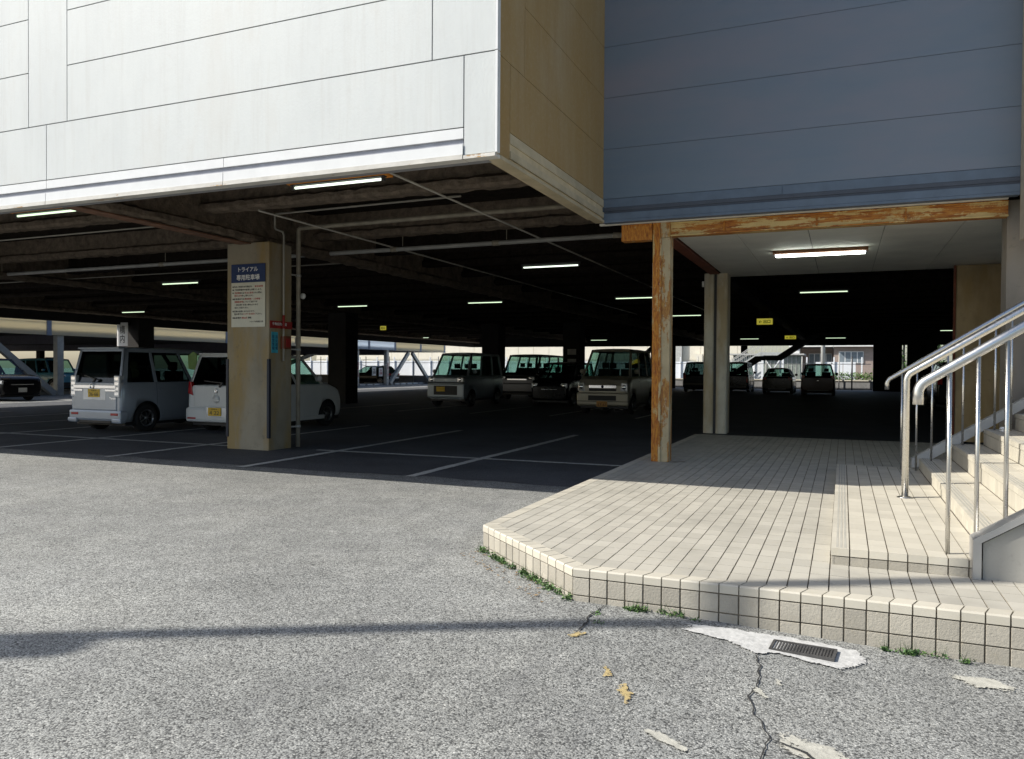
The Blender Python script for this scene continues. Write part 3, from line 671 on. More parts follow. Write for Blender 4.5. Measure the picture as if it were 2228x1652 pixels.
rowsT = [(.655, -.32, '●当店ご利用のお客様以外', A_ink, .40), (.655, .14, '駐車厳禁', A_inkred, .165), (.605, -.32, '●ご利用時間外の駐車もお断りします。', A_ink, .60),
 (.555, -.32, '●', A_ink, None), (.555, -.28, '長時間', A_inkred, .11), (.555, -.165, 'または', A_ink, .09), (.555, -.07, '不法に駐車', A_inkred, .175), (.555, .11, 'された際は、', A_ink, .18),
 (.510, -.28, '罰金1万円', A_inkred, .15), (.510, -.125, '申し受けます。', A_ink, .235),
 (.455, -.32, '●駐車場内での', A_ink, .245), (.455, -.07, '車両事故・人身事故・', A_inkred, .345), (.410, -.28, '盗難事故等', A_inkred, .18), (.410, -.095, 'について当店では', A_ink, .285),
 (.362, -.28, '一切の責任を負い兼ねますので', A_ink, .485), (.315, -.28, '充分ご注意下さい。', A_ink, .29),
 (.255, -.32, '●近隣の迷惑になりますので、', A_ink, .455), (.212, -.28, '駐停車中は', A_ink, .175), (.212, -.10, 'エンジンをお切り', A_inkred, .24), (.212, .145, '下さい。', A_ink, .14),
 (.150, -.32, '●駐車場内', A_ink, .18), (.150, -.125, '8Km/h', A_inkred, .11), (.150, .0, '制限', A_ink, .07), (.085, .04, 'トライアル長束店 店長', A_ink, .27)]
for z, x, s_, mt, wd in rowsT: text(s_, .031 if len(s_) > 1 else .024, (x, -.0065, z), RX, mt, sg, 'rules_lettering', wd, bold=.012, align='LEFT')
rs = thing('fire_sign', 'red fire equipment sign strapped on the side of the near pillar', 'sign', (-8.494, 10.42, 2.04))
box('sign_board', A_red, (0, .008, -.31, .235, -.06, .06), rs); text('手動起動装置', .05, (.0095, -.08, .012), RPX, A_white, rs, 'lettering', .36, bold=.01)
cy_ = thing('cyan_sign', 'narrow cyan twin notice strips on the side of the near pillar', 'sign', (-8.494, 10.225, 1.75))
box('strip', A_cyan, (0, .008, -.075, -.005, -.17, .17), cy_); box('strip', A_cyan, (0, .008, .005, .075, -.17, .17), cy_)
text('非\n常\n警\n報', .24, (.009, -.04, 0), RPX, A_navy, cy_, 'lettering'); text('消\n火\n設\n備', .24, (.009, .04, 0), RPX, A_navy, cy_, 'lettering')
hb = thing('alarm_box', 'small dark red alarm box beside the cyan notice on the pillar', 'box', (-8.494, 10.45, 1.75)); box('housing', A_redox, (0, .09, -.08, .08, -.10, .11), hb, .008); box('cover', A_red, (.0905, .10, -.05, .05, -.07, .07), hb)
cn = MB(); cn.tube([(-8.44, 10.385, 1.45), (-8.44, 10.385, 3.50), (-8.46, 10.385, 3.56), (-8.60, 10.38, 3.61), (-8.62, 10.38, 3.64), (-8.62, 10.38, 3.82), (-8.58, 10.37, 3.86), (-5.2, 10.35, 3.88)], .017, 8); cn = cn.done('conduit', A_conduit); tag(cn, 'thin pale conduit running up the right side of the near pillar', 'pipe')
cr2 = MB(); cr2.tube([(-8.44, 10.385, 1.98), (-8.44, 10.385, 2.20)], .021, 8); cr2.done('red_sleeve', A_red, cn)
dp = thing('downpipe', 'tall grey downpipe beside the near pillar turning along the ceiling', 'pipe', (-8.52, 10.86, 0)); dp.location = (0, 0, 0)
m = MB(); m.tube([(-8.52, 10.86, 0), (-8.52, 10.86, 3.64), (-8.515, 10.86, 3.68), (-8.48, 10.86, 3.70), (-3.1, 10.86, 3.73)], .038, 14); m.done('pipe', A_pipew, dp)
for z in (.35, 1.65, 2.9): m = MB(); m.lathe([(.038, -.02), (.047, -.02), (.047, .02), (.038, .02)], (-8.52, 10.86, z), 'z', 16); m.box(-8.53, -8.51, 10.66, 10.82, z-.012, z+.012); m.done('clamp', A_pipe, dp)
gp = thing('ceiling_pipe', 'long grey pipe hanging across the ceiling behind the near pillar', 'pipe', (-9, 12.1, 3.4)); gp.location = (0, 0, 0)
m = MB(); m.tube([(-24, 12.3, 3.46), (-3.2, 12.05, 3.46)], .038, 12); m.done('pipe', A_pipe, gp)
m = MB()
for x in (-18, -13, -9.9, -7.4, -5.4, -3.3): m.tube([(x-.06, 12.05+(-3.2-x)*.012, 3.46), (x+.06, 12.05+(-3.2-x)*.012, 3.46)], .046, 12); m.tube([(x+.2, 12.06, 3.5), (x+.2, 12.06, 4.1)], .006, 6)
m.done('coupling', A_pipew, gp)
def pipe(label, pts, r, mat=A_conduit): m = MB(); m.tube(pts, r, 8); tag(m.done('conduit', mat), label, 'pipe')
pipe('thin conduit running back under the ceiling from beside the near pillar', [(-7.42, 8.60, 3.5), (-7.42, 30, 3.5)], .014)
pipe('thin conduit under the ceiling from the white wall near its corner', [(-4.62, 6.6, 3.5), (-4.62, 30, 3.5)], .014)
pipe('thin pale conduit under the ceiling at far left behind the lamp', [(-22, 9.15, 3.5), (-9.2, 9.0, 3.5)], .012)
pipe('faint conduit crossing the dark ceiling at left below the girder', [(-26, 13.9, 3.52), (-9.5, 13.7, 3.52)], .012)
gauge = MB(); gauge.lathe([(0, 0), (.05, 0), (.05, .03), (0, .03)], (-8.42, 10.84, 2.55), 'y', 18); tag(gauge.done('dial', A_white), 'small round white dial by the downpipe', 'gauge')
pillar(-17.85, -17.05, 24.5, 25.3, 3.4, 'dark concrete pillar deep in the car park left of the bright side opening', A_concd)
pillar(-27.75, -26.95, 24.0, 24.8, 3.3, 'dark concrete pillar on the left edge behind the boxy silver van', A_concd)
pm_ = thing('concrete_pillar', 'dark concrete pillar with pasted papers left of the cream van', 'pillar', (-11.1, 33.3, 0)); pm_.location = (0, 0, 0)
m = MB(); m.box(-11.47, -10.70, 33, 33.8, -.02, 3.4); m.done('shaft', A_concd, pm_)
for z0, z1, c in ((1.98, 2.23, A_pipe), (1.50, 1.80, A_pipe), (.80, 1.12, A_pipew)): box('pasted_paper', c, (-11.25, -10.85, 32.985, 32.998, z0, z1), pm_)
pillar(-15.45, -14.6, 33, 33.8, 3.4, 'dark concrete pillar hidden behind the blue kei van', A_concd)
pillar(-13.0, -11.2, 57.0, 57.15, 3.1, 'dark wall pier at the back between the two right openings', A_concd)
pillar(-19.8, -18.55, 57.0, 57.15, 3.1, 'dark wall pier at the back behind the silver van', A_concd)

# ---------------------------------------------------------------- lamps
def lamp(x, y, z, label, bright=False, n=1, orange=False, L=1.2):
    t = thing('fluorescent_lamp', label, 'ceiling light', (x, y, z), 0, 'fluorescent lamps under the car park ceiling')
    m = MB(); hz = .024 if orange else .035
    m.box(-L/2-.04, L/2+.04, -.032, .032, hz, hz+.012 if orange else .07); m.box(-L/2-.03, -L/2+.0, -.022, .022, -.02, hz); m.box(L/2-.0, L/2+.03, -.022, .022, -.02, hz); m.done('housing', A_fixt, t)
    for i in range(n):
        yy = (i-(n-1)/2)*.085; m = MB(); m.tube([(-L/2+.01, yy, 0), (L/2-.01, yy, 0)], .0145, 10); m.done('tube', A_tubew if bright else A_tube, t)
    if orange:
        box('mounting_beam', A_orange, (-L/2-.08, L/2+.08, -.05, .10, .037, .26), t)
    return t
lamp(-10.13, 7.49, 3.45, 'lamp just under the white wall at the far left edge of the photo', False, 1, True)
lamp(-5.35, 7.51, 3.45, 'lamp on an orange mount under the white wall in the upper middle', True, 1, True)
lamp(-15.46, 15.04, 3.45, 'lamp on the dark ceiling just left of the parking notice pillar')
lamp(-25.43, 22.4, 3.45, 'lamp above the boxy silver van near the pale parapet')
lamp(-15.51, 22.67, 3.45, 'lamp right of the parking notice pillar above the white hatchback')
lamp(-10.55, 22.76, 3.45, 'lamp deep in the dark above the blue kei van')
lamp(-5.55, 15.15, 3.45, 'long bright lamp below the grey ceiling pipe left of the rusty post', True)
lamp(-5.65, 22.71, 3.45, 'lamp ending at the left side of the rusty post')
lamp(-5.66, 30.71, 3.45, 'lamp between the rusty post and the pale column')
lamp(-.5, 22.57, 3.45, 'lamp in the dark under the canopy edge above the yellow arrow sign')
lamp(-16.34, 54.9, 3.45, 'tiny far lamp above the cream van')
lamp(-27.0, 47.75, 3.45, 'tiny far lamp above the bright left side opening')
lamp(-5.83, 54.95, 3.45, 'tiny far lamp above the dark van right of the pale column')
lamp(-.46, 54.64, 3.45, 'tiny far lamp above the black minivan at the back')
lamp(5.2, 45.93, 3.45, 'far lamp glimpsed beside the brown board above the handrails')
cl = thing('canopy_lamp', 'twin tube fluorescent lamp on the white canopy ceiling', 'ceiling light', (-.33, 12.19, 2.98))
m = MB(); m.box(-.64, .64, -.07, .07, .075, .122); m.done('housing', plain('rust_brown_housing', (.14,.06,.025), .8), cl); 
m = MB(); m.box(-.62, .62, -.025, .025, .05, .074); m.done('reflector', plain('grey_reflector', (.14,.15,.19), .5), cl)
A_tubec = emit('canopy_tube', (.92, 1, .90), 9)
for yy in (-.05, .05): m = MB(); m.tube([(-.60, yy, .05), (.60, yy, .05)], .0145, 10); m.done('tube', A_tubec, cl)

# exit signs
def exitsign(x, y, z, w, h, label, s_):
    t = thing('exit_sign', label, 'sign', (x, y, z), 0, 'yellow signs hanging from the car park ceiling')
    box('sign_board', emit('lit_yellow_panel', (.62, .55, .04), .28), (-w/2, w/2, 0, .05, -h/2, h/2), t, .01); text(s_, h*.62, (0, -.002, 0), RX, A_green, t, 'lettering', w*.72, bold=.02)
    m = MB(); m.tube([(-w*.3, .025, h/2), (-w*.3, .025, 4.12-z)], .008, 6); m.tube([(w*.3, .025, h/2), (w*.3, .025, 4.12-z)], .008, 6); m.done('hanger', A_black, t)
exitsign(-2.39, 27, 2.95, .5, .2, 'nearer yellow exit arrow sign hanging in the dark right of the pale column', '← 出口')
exitsign(-2.29, 39, 2.90, .5, .17, 'farther smaller yellow exit arrow sign above the black stair', '← 出口')
exitsign(-20.8, 33, 3.30, .32, .2, 'tiny yellow sign hanging in the dark right of the near pillar', '出口')
hn = thing('hanging_notice', 'blank white notice hanging in the dark right of the downpipe', 'sign', (-18.85, 24.0, 2.35)); box('sign_board', A_white, (-.13, .13, 0, .02, -.13, .13), hn); m = MB(); m.tube([(0, .01, .13), (0, .01, 1.75)], .01, 6); m.done('hanger', A_black, hn)
kn = thing('site_notice', 'white notice reading premises in black characters at the left edge pillar', 'sign', (-27.3, 23.5, 2.72))
box('sign_board', A_white, (-.30, .30, 0, .02, -.55, .42), kn); text('構\n内', .72, (0, -.002, -.06), RX, A_ink, kn, 'lettering', .30, bold=.01)

# ---------------------------------------------------------------- vehicles
def car(name, label, cat, X, Y, heading, L, Wd, H, paint, belt=.95, hood=None, yw=.30, roof_front=None, roof_rear=None, rear_base=None, rear_glass=A_dglass, side_glass=A_dglass, wheel=.275, hoodfront=None, clear=.20, detail='far', plate=None, platec=A_yellow, group=None, roof_paint=None, spoiler=False, pillars=3, rim=A_rim, inset=.10):
    """local: +y is the nose, origin on the ground at the middle. yw: distance of windscreen foot behind the nose"""
    t = thing(name, label, cat, (X, Y, .0), heading, group)
    hw = Wd/2; yr, yf = -L/2, L/2; ywb = yf-yw; hood = hood or belt; hoodfront = hoodfront or hood-.12
    roof_front = roof_front if roof_front is not None else ywb-.45; roof_rear = roof_rear if roof_rear is not None else yr+.12; rear_base = rear_base if rear_base is not None else yr+.04
    # lower body
    def ring(y, w, z0, z1):
        h = z1-z0
        half = [(w*.80, z0), (w*.93, z0+.025), (w*.975, z0+.13*h), (w, z0+.34*h), (w*.995, z0+.62*h), (w*.985, z0+.80*h), (w*.965, z1-.05), (w*.945, z1-.012), (w*.89, z1), (w*.45, z1+.012)]
        return [(x, y, z) for x, z in half] + [(-x, y, z) for x, z in half[::-1]]
    stn = [(yr, .90, clear+.10, belt-.10), (yr+.012, .945, clear+.06, belt-.05), (yr+.05, .975, clear+.02, belt-.012), (yr+.16, 1, clear, belt), (yr+L*.3, 1, clear-.02, belt), (yf-max(yw+.4, L*.3), 1, clear-.02, belt), (ywb-.02, .995, clear, belt-.005)]
    if yw > .25:
        for f, w in ((.35, .985), (.65, .97), (.84, .95)): stn.append((ywb+yw*f, w, clear+.01, hood+(hoodfront-hood)*(f**2)))
    stn += [(yf-.06, .93, clear+.02, hoodfront-.02), (yf-.02, .90, clear+.05, hoodfront-.07), (yf, .84, clear+.09, hoodfront-.14)]
    fine = []
    for p, q in zip(stn, stn[1:]):
        k = max(1, int((q[0]-p[0])/.07)); fine += [tuple(p[c]+(q[c]-p[c])*i/k for c in range(4)) for i in range(k)]
    stn = fine+[stn[-1]]
    m = MB(); m.loft([ring(y, hw*w, a, b) for y, w, a, b in stn]); body = m.done('body', [paint, A_black], t)
    ax = (yr+L*.185, yf-L*.175)
    cu = MB()
    for y in ax:
        for sx in (-1, 1):
            rc = wheel+.055; x0 = sx*(hw-.17)
            cu.poly3([(x0, y-rc, -.1)] + [(x0, y-rc*math.cos(math.pi*i/18), wheel+.01+rc*math.sin(math.pi*i/18)) for i in range(19)] + [(x0, y+rc, -.1)], (sx*.30, 0, 0))
    cut = cu.done('cutter', A_black, t); bpy.context.view_layer.update()
    bo_ = body.modifiers.new('b', 'BOOLEAN'); bo_.operation = 'DIFFERENCE'; bo_.object = cut; bo_.solver = 'EXACT'
    dg = bpy.context.evaluated_depsgraph_get(); dg.update(); me = bpy.data.meshes.new_from_object(body.evaluated_get(dg)); body.modifiers.clear(); body.data = me
    bpy.data.objects.remove(cut)
    sh = MB(); sh.box(-hw*.93, hw*.93, yr+.12, yf-.12, clear-.05, clear+.02); sh.done('underbody', A_black, t)
    # greenhouse: belt edge and roof edge, pillars between, roof shell
    bw_, rw = hw*.945, hw*.945-inset; zr = H-.05; zb = belt-.012
    def side(s, f, sx, off=0):
        y = (rear_base+(ywb-rear_base)*s)*(1-f) + (roof_rear+(roof_front-roof_rear)*s)*f
        return Vector((sx*((bw_*(1-f)+rw*f)+off), y, zb+(zr-zb)*f))
    rp = MB(); NX, NY = 8, 8; grid = []
    for j in range(NY+1):
        v = j/NY; row = []
        for i in range(NX+1):
            u = i/NX*2-1; y = roof_rear+(roof_front-roof_rear)*v
            row.append(rp.b.verts.new((u*rw*(1-.012*(abs(2*v-1)**4)), y, zr+.05*(1-abs(u)**3.2)*(1-.55*abs(2*v-1)**3)+.0)))
        grid.append(row)
    for j in range(NY):
        for i in range(NX): f = rp.b.faces.new((grid[j][i], grid[j][i+1], grid[j+1][i+1], grid[j+1][i])); f.smooth = True
    lo = {}
    per = [grid[0][i] for i in range(NX+1)] + [grid[j][NX] for j in range(1, NY+1)] + [grid[NY][i] for i in range(NX-1, -1, -1)] + [grid[j][0] for j in range(NY-1, 0, -1)]
    lows = [rp.b.verts.new((v.co.x*1.006, v.co.y, v.co.z-.055)) for v in per]
    for i in range(len(per)): rp.b.faces.new((per[i], lows[i], lows[(i+1)%len(per)], per[(i+1)%len(per)]))
    rp.b.faces.new(lows)
    rp.done('roof', roof_paint or paint, t)
    def quadbar(mb, a, b, c, d, nrm): mb.poly3([a, b, c, d], nrm)
    cuts = {2: [.42], 3: [.30, .64], 4: [.24, .50, .76]}[pillars]
    pil = MB()
    spans = [(0, .05)] + [(c-.014, c+.014) for c in cuts] + [(.965, 1)]
    for sx in (-1, 1):
        for a, b in spans: pil.poly3([side(a, 0, sx), side(b, 0, sx), side(b, 1, sx), side(a, 1, sx)], (-sx*.045, 0, 0))
        pil.poly3([side(0, .90, sx), side(1, .90, sx), side(1, 1, sx), side(0, 1, sx)], (-sx*.04, 0, 0))
    for s, dy in ((0, .04), (1, -.04)):
        for sx in (-1, 1):
            e = side(s, 0, sx); f = side(s, 1, sx); k_ = .055/bw_
            pil.poly3([e, e*1 + Vector((-sx*.06, 0, 0)), f + Vector((-sx*.06, 0, 0)), f], (0, dy, 0))
        pil.poly3([side(s, .92, -1), side(s, .92, 1), side(s, 1, 1), side(s, 1, -1)], (0, dy, 0))
    pil.done('pillars', paint, t)
    for sx in (-1, 1):
        ed = [.05]+[x for c in cuts for x in (c-.014, c+.014)]+[.965]
        for k in range(0, len(ed), 2):
            a, b = ed[k], ed[k+1]; q = MB(); i = -sx*.012
            q.b.faces.new([q.b.verts.new(side(s_, f_, sx)+Vector((i, 0, 0))) for s_, f_ in ((a, 0), (b, 0), (b, .91), (a, .91))])
            q.done('side_window', side_glass if k < len(ed)-2 else A_glass, t)
    for s, gm, nm, dy in ((1, A_glass, 'windscreen', -.012), (0, rear_glass, 'rear_window', .012)):
        q = MB(); z = Vector((0, dy, 0)); n_ = 6; top, bot = [], []
        for i in range(n_+1):
            u = i/n_*2-1
            top.append(q.b.verts.new(side(s, .93, 1)*1 - Vector((side(s, .93, 1).x*(1-u*.95), 0, 0)) + z)); bot.append(q.b.verts.new(side(s, 0, 1) - Vector((side(s, 0, 1).x*(1-u*.95), 0, 0)) + z))
        for i in range(n_): q.b.faces.new((bot[i], bot[i+1], top[i+1], top[i]))
        q.done(nm, gm, t)
    for sx in (-1, 1):
        for s_ in cuts:
            y = rear_base+(ywb-rear_base)*s_; m = MB(); h = belt-clear; pr_ = [(hw*.975, clear+.13*h), (hw, clear+.34*h), (hw*.995, clear+.62*h), (hw*.985, clear+.80*h), (hw*.965, belt-.05), (hw*.945, belt-.012)]
            for (xa, za), (xb, zb_) in zip(pr_, pr_[1:]): m.poly3([(sx*(xa+.0008), y-.003, za), (sx*(xa+.0008), y+.003, za), (sx*(xb+.0008), y+.003, zb_), (sx*(xb+.0008), y-.003, zb_)], (-sx*.004, 0, 0))
            m.done('door_seam', A_black, t)
        for s_ in cuts: y = rear_base+(ywb-rear_base)*s_+.07; m = MB(); m.box(min(sx*hw*.97, sx*(hw*.985+.022)), max(sx*hw*.97, sx*(hw*.985+.022)), y, y+.16, belt-.17, belt-.14); m.done('door_handle', paint, t, bevel=.006)
    # seats and wheel for the silhouettes seen through the glass
    se = MB()
    for y in ((ywb-1.15), (ywb-2.0)):
        for x in (-.34, .34): se.box(x*hw/.74-.22, x*hw/.74+.22, y-.10, y+.02, .5, belt+.22); se.box(x*hw/.74-.11, x*hw/.74+.11, y-.12, y-.04, belt+.24, belt+.42)
    se.box(-hw*.8, hw*.8, ywb-.35, ywb-.05, belt-.15, belt+.01); se.done('seats', A_seat, t, bevel=.02)
    for y in ax:
        for sx in (-1, 1):
            wx = sx*(hw-.095); m = MB(); r = wheel; q = .085
            m.lathe([(r*.62, -q*.9), (r*.93, -q), (r, -q*.7), (r, q*.7), (r*.93, q), (r*.62, q*.9)], (wx, y, r), 'x', 30); wh = m.done('wheel', A_tyre, t)
            m = MB(); fx = wx+sx*q*.75; m.lathe([(r*.50, -.02), (r*.64, -.06), (r*.64, .012*1), (r*.58, .012)], (fx, y, r), 'x', 30)
            m.lathe([(0, -.02), (r*.16, -.02), (r*.16, .008), (0, .008)], (fx, y, r), 'x', 16)
            for k in range(7):
                an = k*2*math.pi/7; c_, s_ = math.cos(an), math.sin(an)
                m.obox((fx, y+c_*r*.1, r+s_*r*.1), (fx, y+c_*r*.6, r+s_*r*.6), .018, r*.13, (1, 0, 0))
            m.done('rim', rim, wh)
            m = MB(); m.lathe([(0, -.01), (r*.62, -.01), (r*.62, .0), (0, .0)], (wx+sx*.015, y, r), 'x', 20); m.done('brake_disc', A_black, wh)
    # door mirrors
    for sx in (-1, 1):
        m = MB(); p = side(.90, .10, sx); m.loft([[(p.x+sx*a, p.y+b_*math.cos(w)*.05, p.z+.07+b_*math.sin(w)*.075) for w in [k*math.pi/5 for k in range(10)]] for a, b_ in ((.03, .45), (.06, .95), (.15, 1), (.19, .55))]); m.done('mirror', paint, t)
    d = dict(root=t, hw=hw, yr=yr, yf=yf, belt=belt, hoodfront=hoodfront, clear=clear, H=H, side=side, paint=paint)
    hl = MB()
    if plate:
        sgn, pz, px_, s1, s2 = plate
        y = yr-.004 if sgn < 0 else yf+.004
        m = MB(); m.box(px_-.165, px_+.165, y-(.012 if sgn < 0 else 0), y+(0 if sgn < 0 else .012), pz-.0825, pz+.0825); po_ = m.done('number_plate', platec, t, bevel=.003)
        rot = RX if sgn < 0 else RFRONT; yy = y+sgn*.0125
        if s2: text(s2, .078, (px_, yy, pz-.022), rot, A_ink, po_, 'lettering', .25)
        if s1: text(s1, .032, (px_, yy, pz+.052), rot, A_ink, po_, 'lettering', .15)
    return d
def rear_lamps(d, w, z0, z1, mat=A_rlens, y=.0, x=None):
    for sx in (-1, 1):
        m = MB(); xo = (x or d['hw']*.955); m.box(min(sx*xo, sx*(xo-w)), max(sx*xo, sx*(xo-w)), d['yr']-.012+y, d['yr']+.10, z0, z1); m.done('tail_lamp', mat, d['root'], bevel=.012)
def head_lamps(d, w, z0, z1, y=0, x=None):
    for sx in (-1, 1):
        m = MB(); xo = (x or d['hw']*.93); m.box(min(sx*xo, sx*(xo-w)), max(sx*xo, sx*(xo-w)), d['yf']-.14, d['yf']-.012+y, z0, z1); hl_ = m.done('headlight', A_lens, d['root'], bevel=.03)
        m = MB(); c = sx*(xo-w/2); m.lathe([(0, 0), (min(w, z1-z0)*.36, 0), (min(w, z1-z0)*.30, .006), (0, .006)], (c, d['yf']-.012+y, (z0+z1)/2), 'y', 18); m.done('reflector', A_chrome, hl_)
def bx(d, name, mat, b, bevel=.006): return box(name, mat, b, d['root'], bevel)
P_silver = m_paint('pale_silver_blue_paint', (.40,.44,.50), .25, .25); P_white = m_paint('pearl_white_paint', (.72,.72,.70)); P_black = m_paint('black_paint', (.010,.010,.012), .2)
P_blue = m_paint('light_blue_paint', (.12,.36,.47)); P_lblue = m_paint('pale_blue_grey_paint', (.40,.45,.50), .3, .2); P_grey = m_paint('dark_grey_paint', (.10,.10,.11), .25, .4); P_cream = m_paint('champagne_paint', (.40,.37,.30), .3, .3); P_maroon = m_paint('dark_maroon_paint', (.045,.018,.022), .25); P_navy = m_paint('dark_navy_paint', (.012,.015,.035), .22)

# 1 boxy silver kei van, tail towards the camera
d = car('kei_van', 'boxy pale silver kei van parked tail-out at left showing plate 36-66', 'van', -13.985, 11.39+1.70, 0, 3.395, 1.475, 1.755, P_silver, belt=1.03, yw=.50, hood=1.0, hoodfront=.92, roof_front=.55, roof_rear=-1.54, rear_base=-1.68, inset=.075, plate=(-1, .80, -.02, '北九州 581', '36-66'), wheel=.285, pillars=3)
hw, yr = d['hw'], d['yr']
bx(d, 'tailgate', P_silver, (-.60, .60, yr-.016, yr+.05, .45, 1.02), .02)
bx(d, 'plate_recess', A_lens, (-.33, .30, yr-.019, yr-.010, .66, .93), .02)
bx(d, 'chrome_bar', A_chrome, (-.60, .60, yr-.034, yr-.010, .895, .965)); bx(d, 'chrome_bar', A_chrome, (-.60, -.34, yr-.030, yr-.010, .835, .885)); bx(d, 'chrome_bar', A_chrome, (.30, .60, yr-.030, yr-.010, .835, .885))
m = MB(); m.lathe([(.045, 0), (.060, 0), (.060, -.012), (.045, -.012)], (-.06, yr-.036, .945), 'y', 22); m.obox((-.10, yr-.042, .95), (-.02, yr-.042, .95), .01, .014); m.done('emblem', A_chrome, d['root'])
for sx in (-1, 1):
    m = MB(); m.box(sx*.615-.075, sx*.615+.075, yr-.022, yr+.10, .72, 1.16); o = m.done('tail_lamp', A_lens, d['root'], bevel=.015)
    m = MB()
    for i in range(4): m.box(sx*.615-.055, sx*.615+.055, yr-.026, yr-.018, .76+i*.10, .83+i*.10)
    m.done('lamp_segment', A_chrome, o, bevel=.006)
bx(d, 'bumper', P_silver, (-.735, .735, yr-.03, yr+.18, .24, .46), .045)
for sx in (-1, 1): bx(d, 'reflector', A_rlens, (sx*.56-.10, sx*.56+.10, yr-.038, yr-.02, .355, .405)); bx(d, 'bumper_corner', P_silver, (sx*.62-.13, sx*.62+.13, yr-.05, yr+.1, .20, .30), .03)
bx(d, 'bumper_intake', A_black, (-.46, .46, yr-.020, yr+.1, .18, .26), .02)
m = MB(); m.obox((-.02, yr-.03, 1.03), (.04, yr-.025, 1.10), .05, .03); m.obox((.03, yr-.02, 1.08), (-.30, yr-.005, 1.16), .018, .018); m.done('wiper', A_black, d['root'])
bx(d, 'roof_spoiler', P_silver, (-.585, .585, yr+.06, yr+.26, 1.70, 1.733), .014)
text('Tanto', .045, (.50, yr-.018, .70), RX, A_chrome, d['root'], 'badge', .17, bold=.02)
for o in [c for c in d['root'].children if c.name.startswith('number_plate')]: o.location.y = -.010
# 2 white kei hatchback
d = car('kei_car', 'white kei hatchback parked tail-out half hidden behind the notice pillar', 'car', -11.72, 12.29+1.70, 0, 3.395, 1.475, 1.65, P_white, belt=.98, yw=.72, hood=.98, hoodfront=.76, roof_front=.30, roof_rear=-1.50, rear_base=-1.665, inset=.12, plate=(-1, .44, .06, '北九州 581', '4 22'), wheel=.28, side_glass=A_dglass)
hw, yr = d['hw'], d['yr']
bx(d, 'tailgate', P_white, (-.53, .53, yr-.016, yr+.05, .52, .97), .03); bx(d, 'bumper', P_white, (-.73, .73, yr-.05, yr+.2, .22, .52), .06); bx(d, 'plate_recess', A_lens, (-.16, .36, yr-.054, yr-.045, .33, .53), .01)
for o in [c for c in d['root'].children if c.name.startswith('number_plate')]: o.location.y = -.054
for sx in (-1, 1):
    m = MB(); m.poly3([(sx*.56, yr-.02, .76), (sx*.70, yr-.01, .80), (sx*.685, yr+.0, 1.04), (sx*.615, yr-.01, 1.04)], (0, .12, 0)); m.done('tail_lamp', A_rlens, d['root'], bevel=.012)
    bx(d, 'reflector', A_rlens, (sx*.56-.11, sx*.56+.11, yr-.057, yr-.04, .28, .315))
m = MB(); m.lathe([(.03, 0), (.05, 0), (.05, -.01), (.03, -.01)], (.06, yr-.017, .86), 'y', 20); m.obox((.02, yr-.022, .845), (.10, yr-.022, .875), .008, .016); m.done('emblem', A_chrome, d['root'])
m = MB(); m.lathe([(0, 0), (.09, 0), (.09, -.006), (0, -.006)], (.06, yr-.017, .70), 'y', 24); m.box(-.02, .14, yr-.028, yr-.017, .655, .69); m.done('handle', P_white, d['root'])
m = MB(); m.obox((.16, yr-.03, .94), (.24, yr-.02, 1.03), .05, .03); m.obox((.22, yr+.0, 1.02), (-.28, yr+.02, 1.06), .018, .018); m.done('wiper', A_black, d['root'])
bx(d, 'roof_spoiler', P_white, (-.52, .52, yr+.10, yr+.36, 1.595, 1.628), .014)
bx(d, 'side_skirt', P_white, (hw-.02, hw+.012, -1.0, .95, .18, .27))
tg = MB(); tg.poly3([(-12.62, 12.5, 1.30), (-12.42, 12.5, 1.28), (-12.40, 12.5, 1.62), (-12.50, 12.5, 1.66), (-12.64, 12.5, 1.58)], (0, .02, 0)); tg = tg.done('green_flag', plain('pale_green_card', (.22,.33,.10), .7)); tag(tg, 'pale green card hanging beside the white hatchback\'s rear window', 'card')
# 3 black car at the left edge
d = car('parked_car', 'black minivan parked nose-out at the left edge by the diagonal steel brace', 'car', -31.0, 20.3, R(-90), 4.4, 1.72, 1.65, P_black, belt=1.0, yw=.95, hood=1.02, hoodfront=.86, roof_front=.55, plate=(1, .42, 0, None, None), wheel=.31, platec=A_white, side_glass=A_glass); head_lamps(d, .30, .64, .78); bx(d, 'grille', A_chrome, (-.45, .45, d['yf']-.02, d['yf']+.004, .62, .66))
# 4 light blue SUV
d = car('parked_car', 'light blue boxy off-roader mostly hidden behind the silver kei van', 'car', -35.9, 26.75, R(-90), 3.4, 1.5, 1.72, P_blue, belt=1.02, yw=.85, hood=1.03, hoodfront=.95, roof_front=.45, wheel=.34, clear=.30); head_lamps(d, .22, .72, .92); bx(d, 'wheel_arch', A_black, (-.76, .76, d['yf']-.05, d['yf']+.01, .34, .56))
# 5 dark hatchback side-on across the gap
d = car('parked_car', 'dark hatchback seen side-on behind the chained white columns at the side opening', 'car', -35.7, 54.9, R(90), 4.4, 1.72, 1.52, P_black, belt=.95, yw=1.15, hood=.93, hoodfront=.70, roof_front=.15, roof_rear=-1.55, rear_base=-2.05, wheel=.32, inset=.2, side_glass=A_dglass)
rear_lamps(d, .25, .75, .9); bx(d, 'bumper', A_white, (-.6, .6, d['yr']-.03, d['yr']+.05, .5, .62))
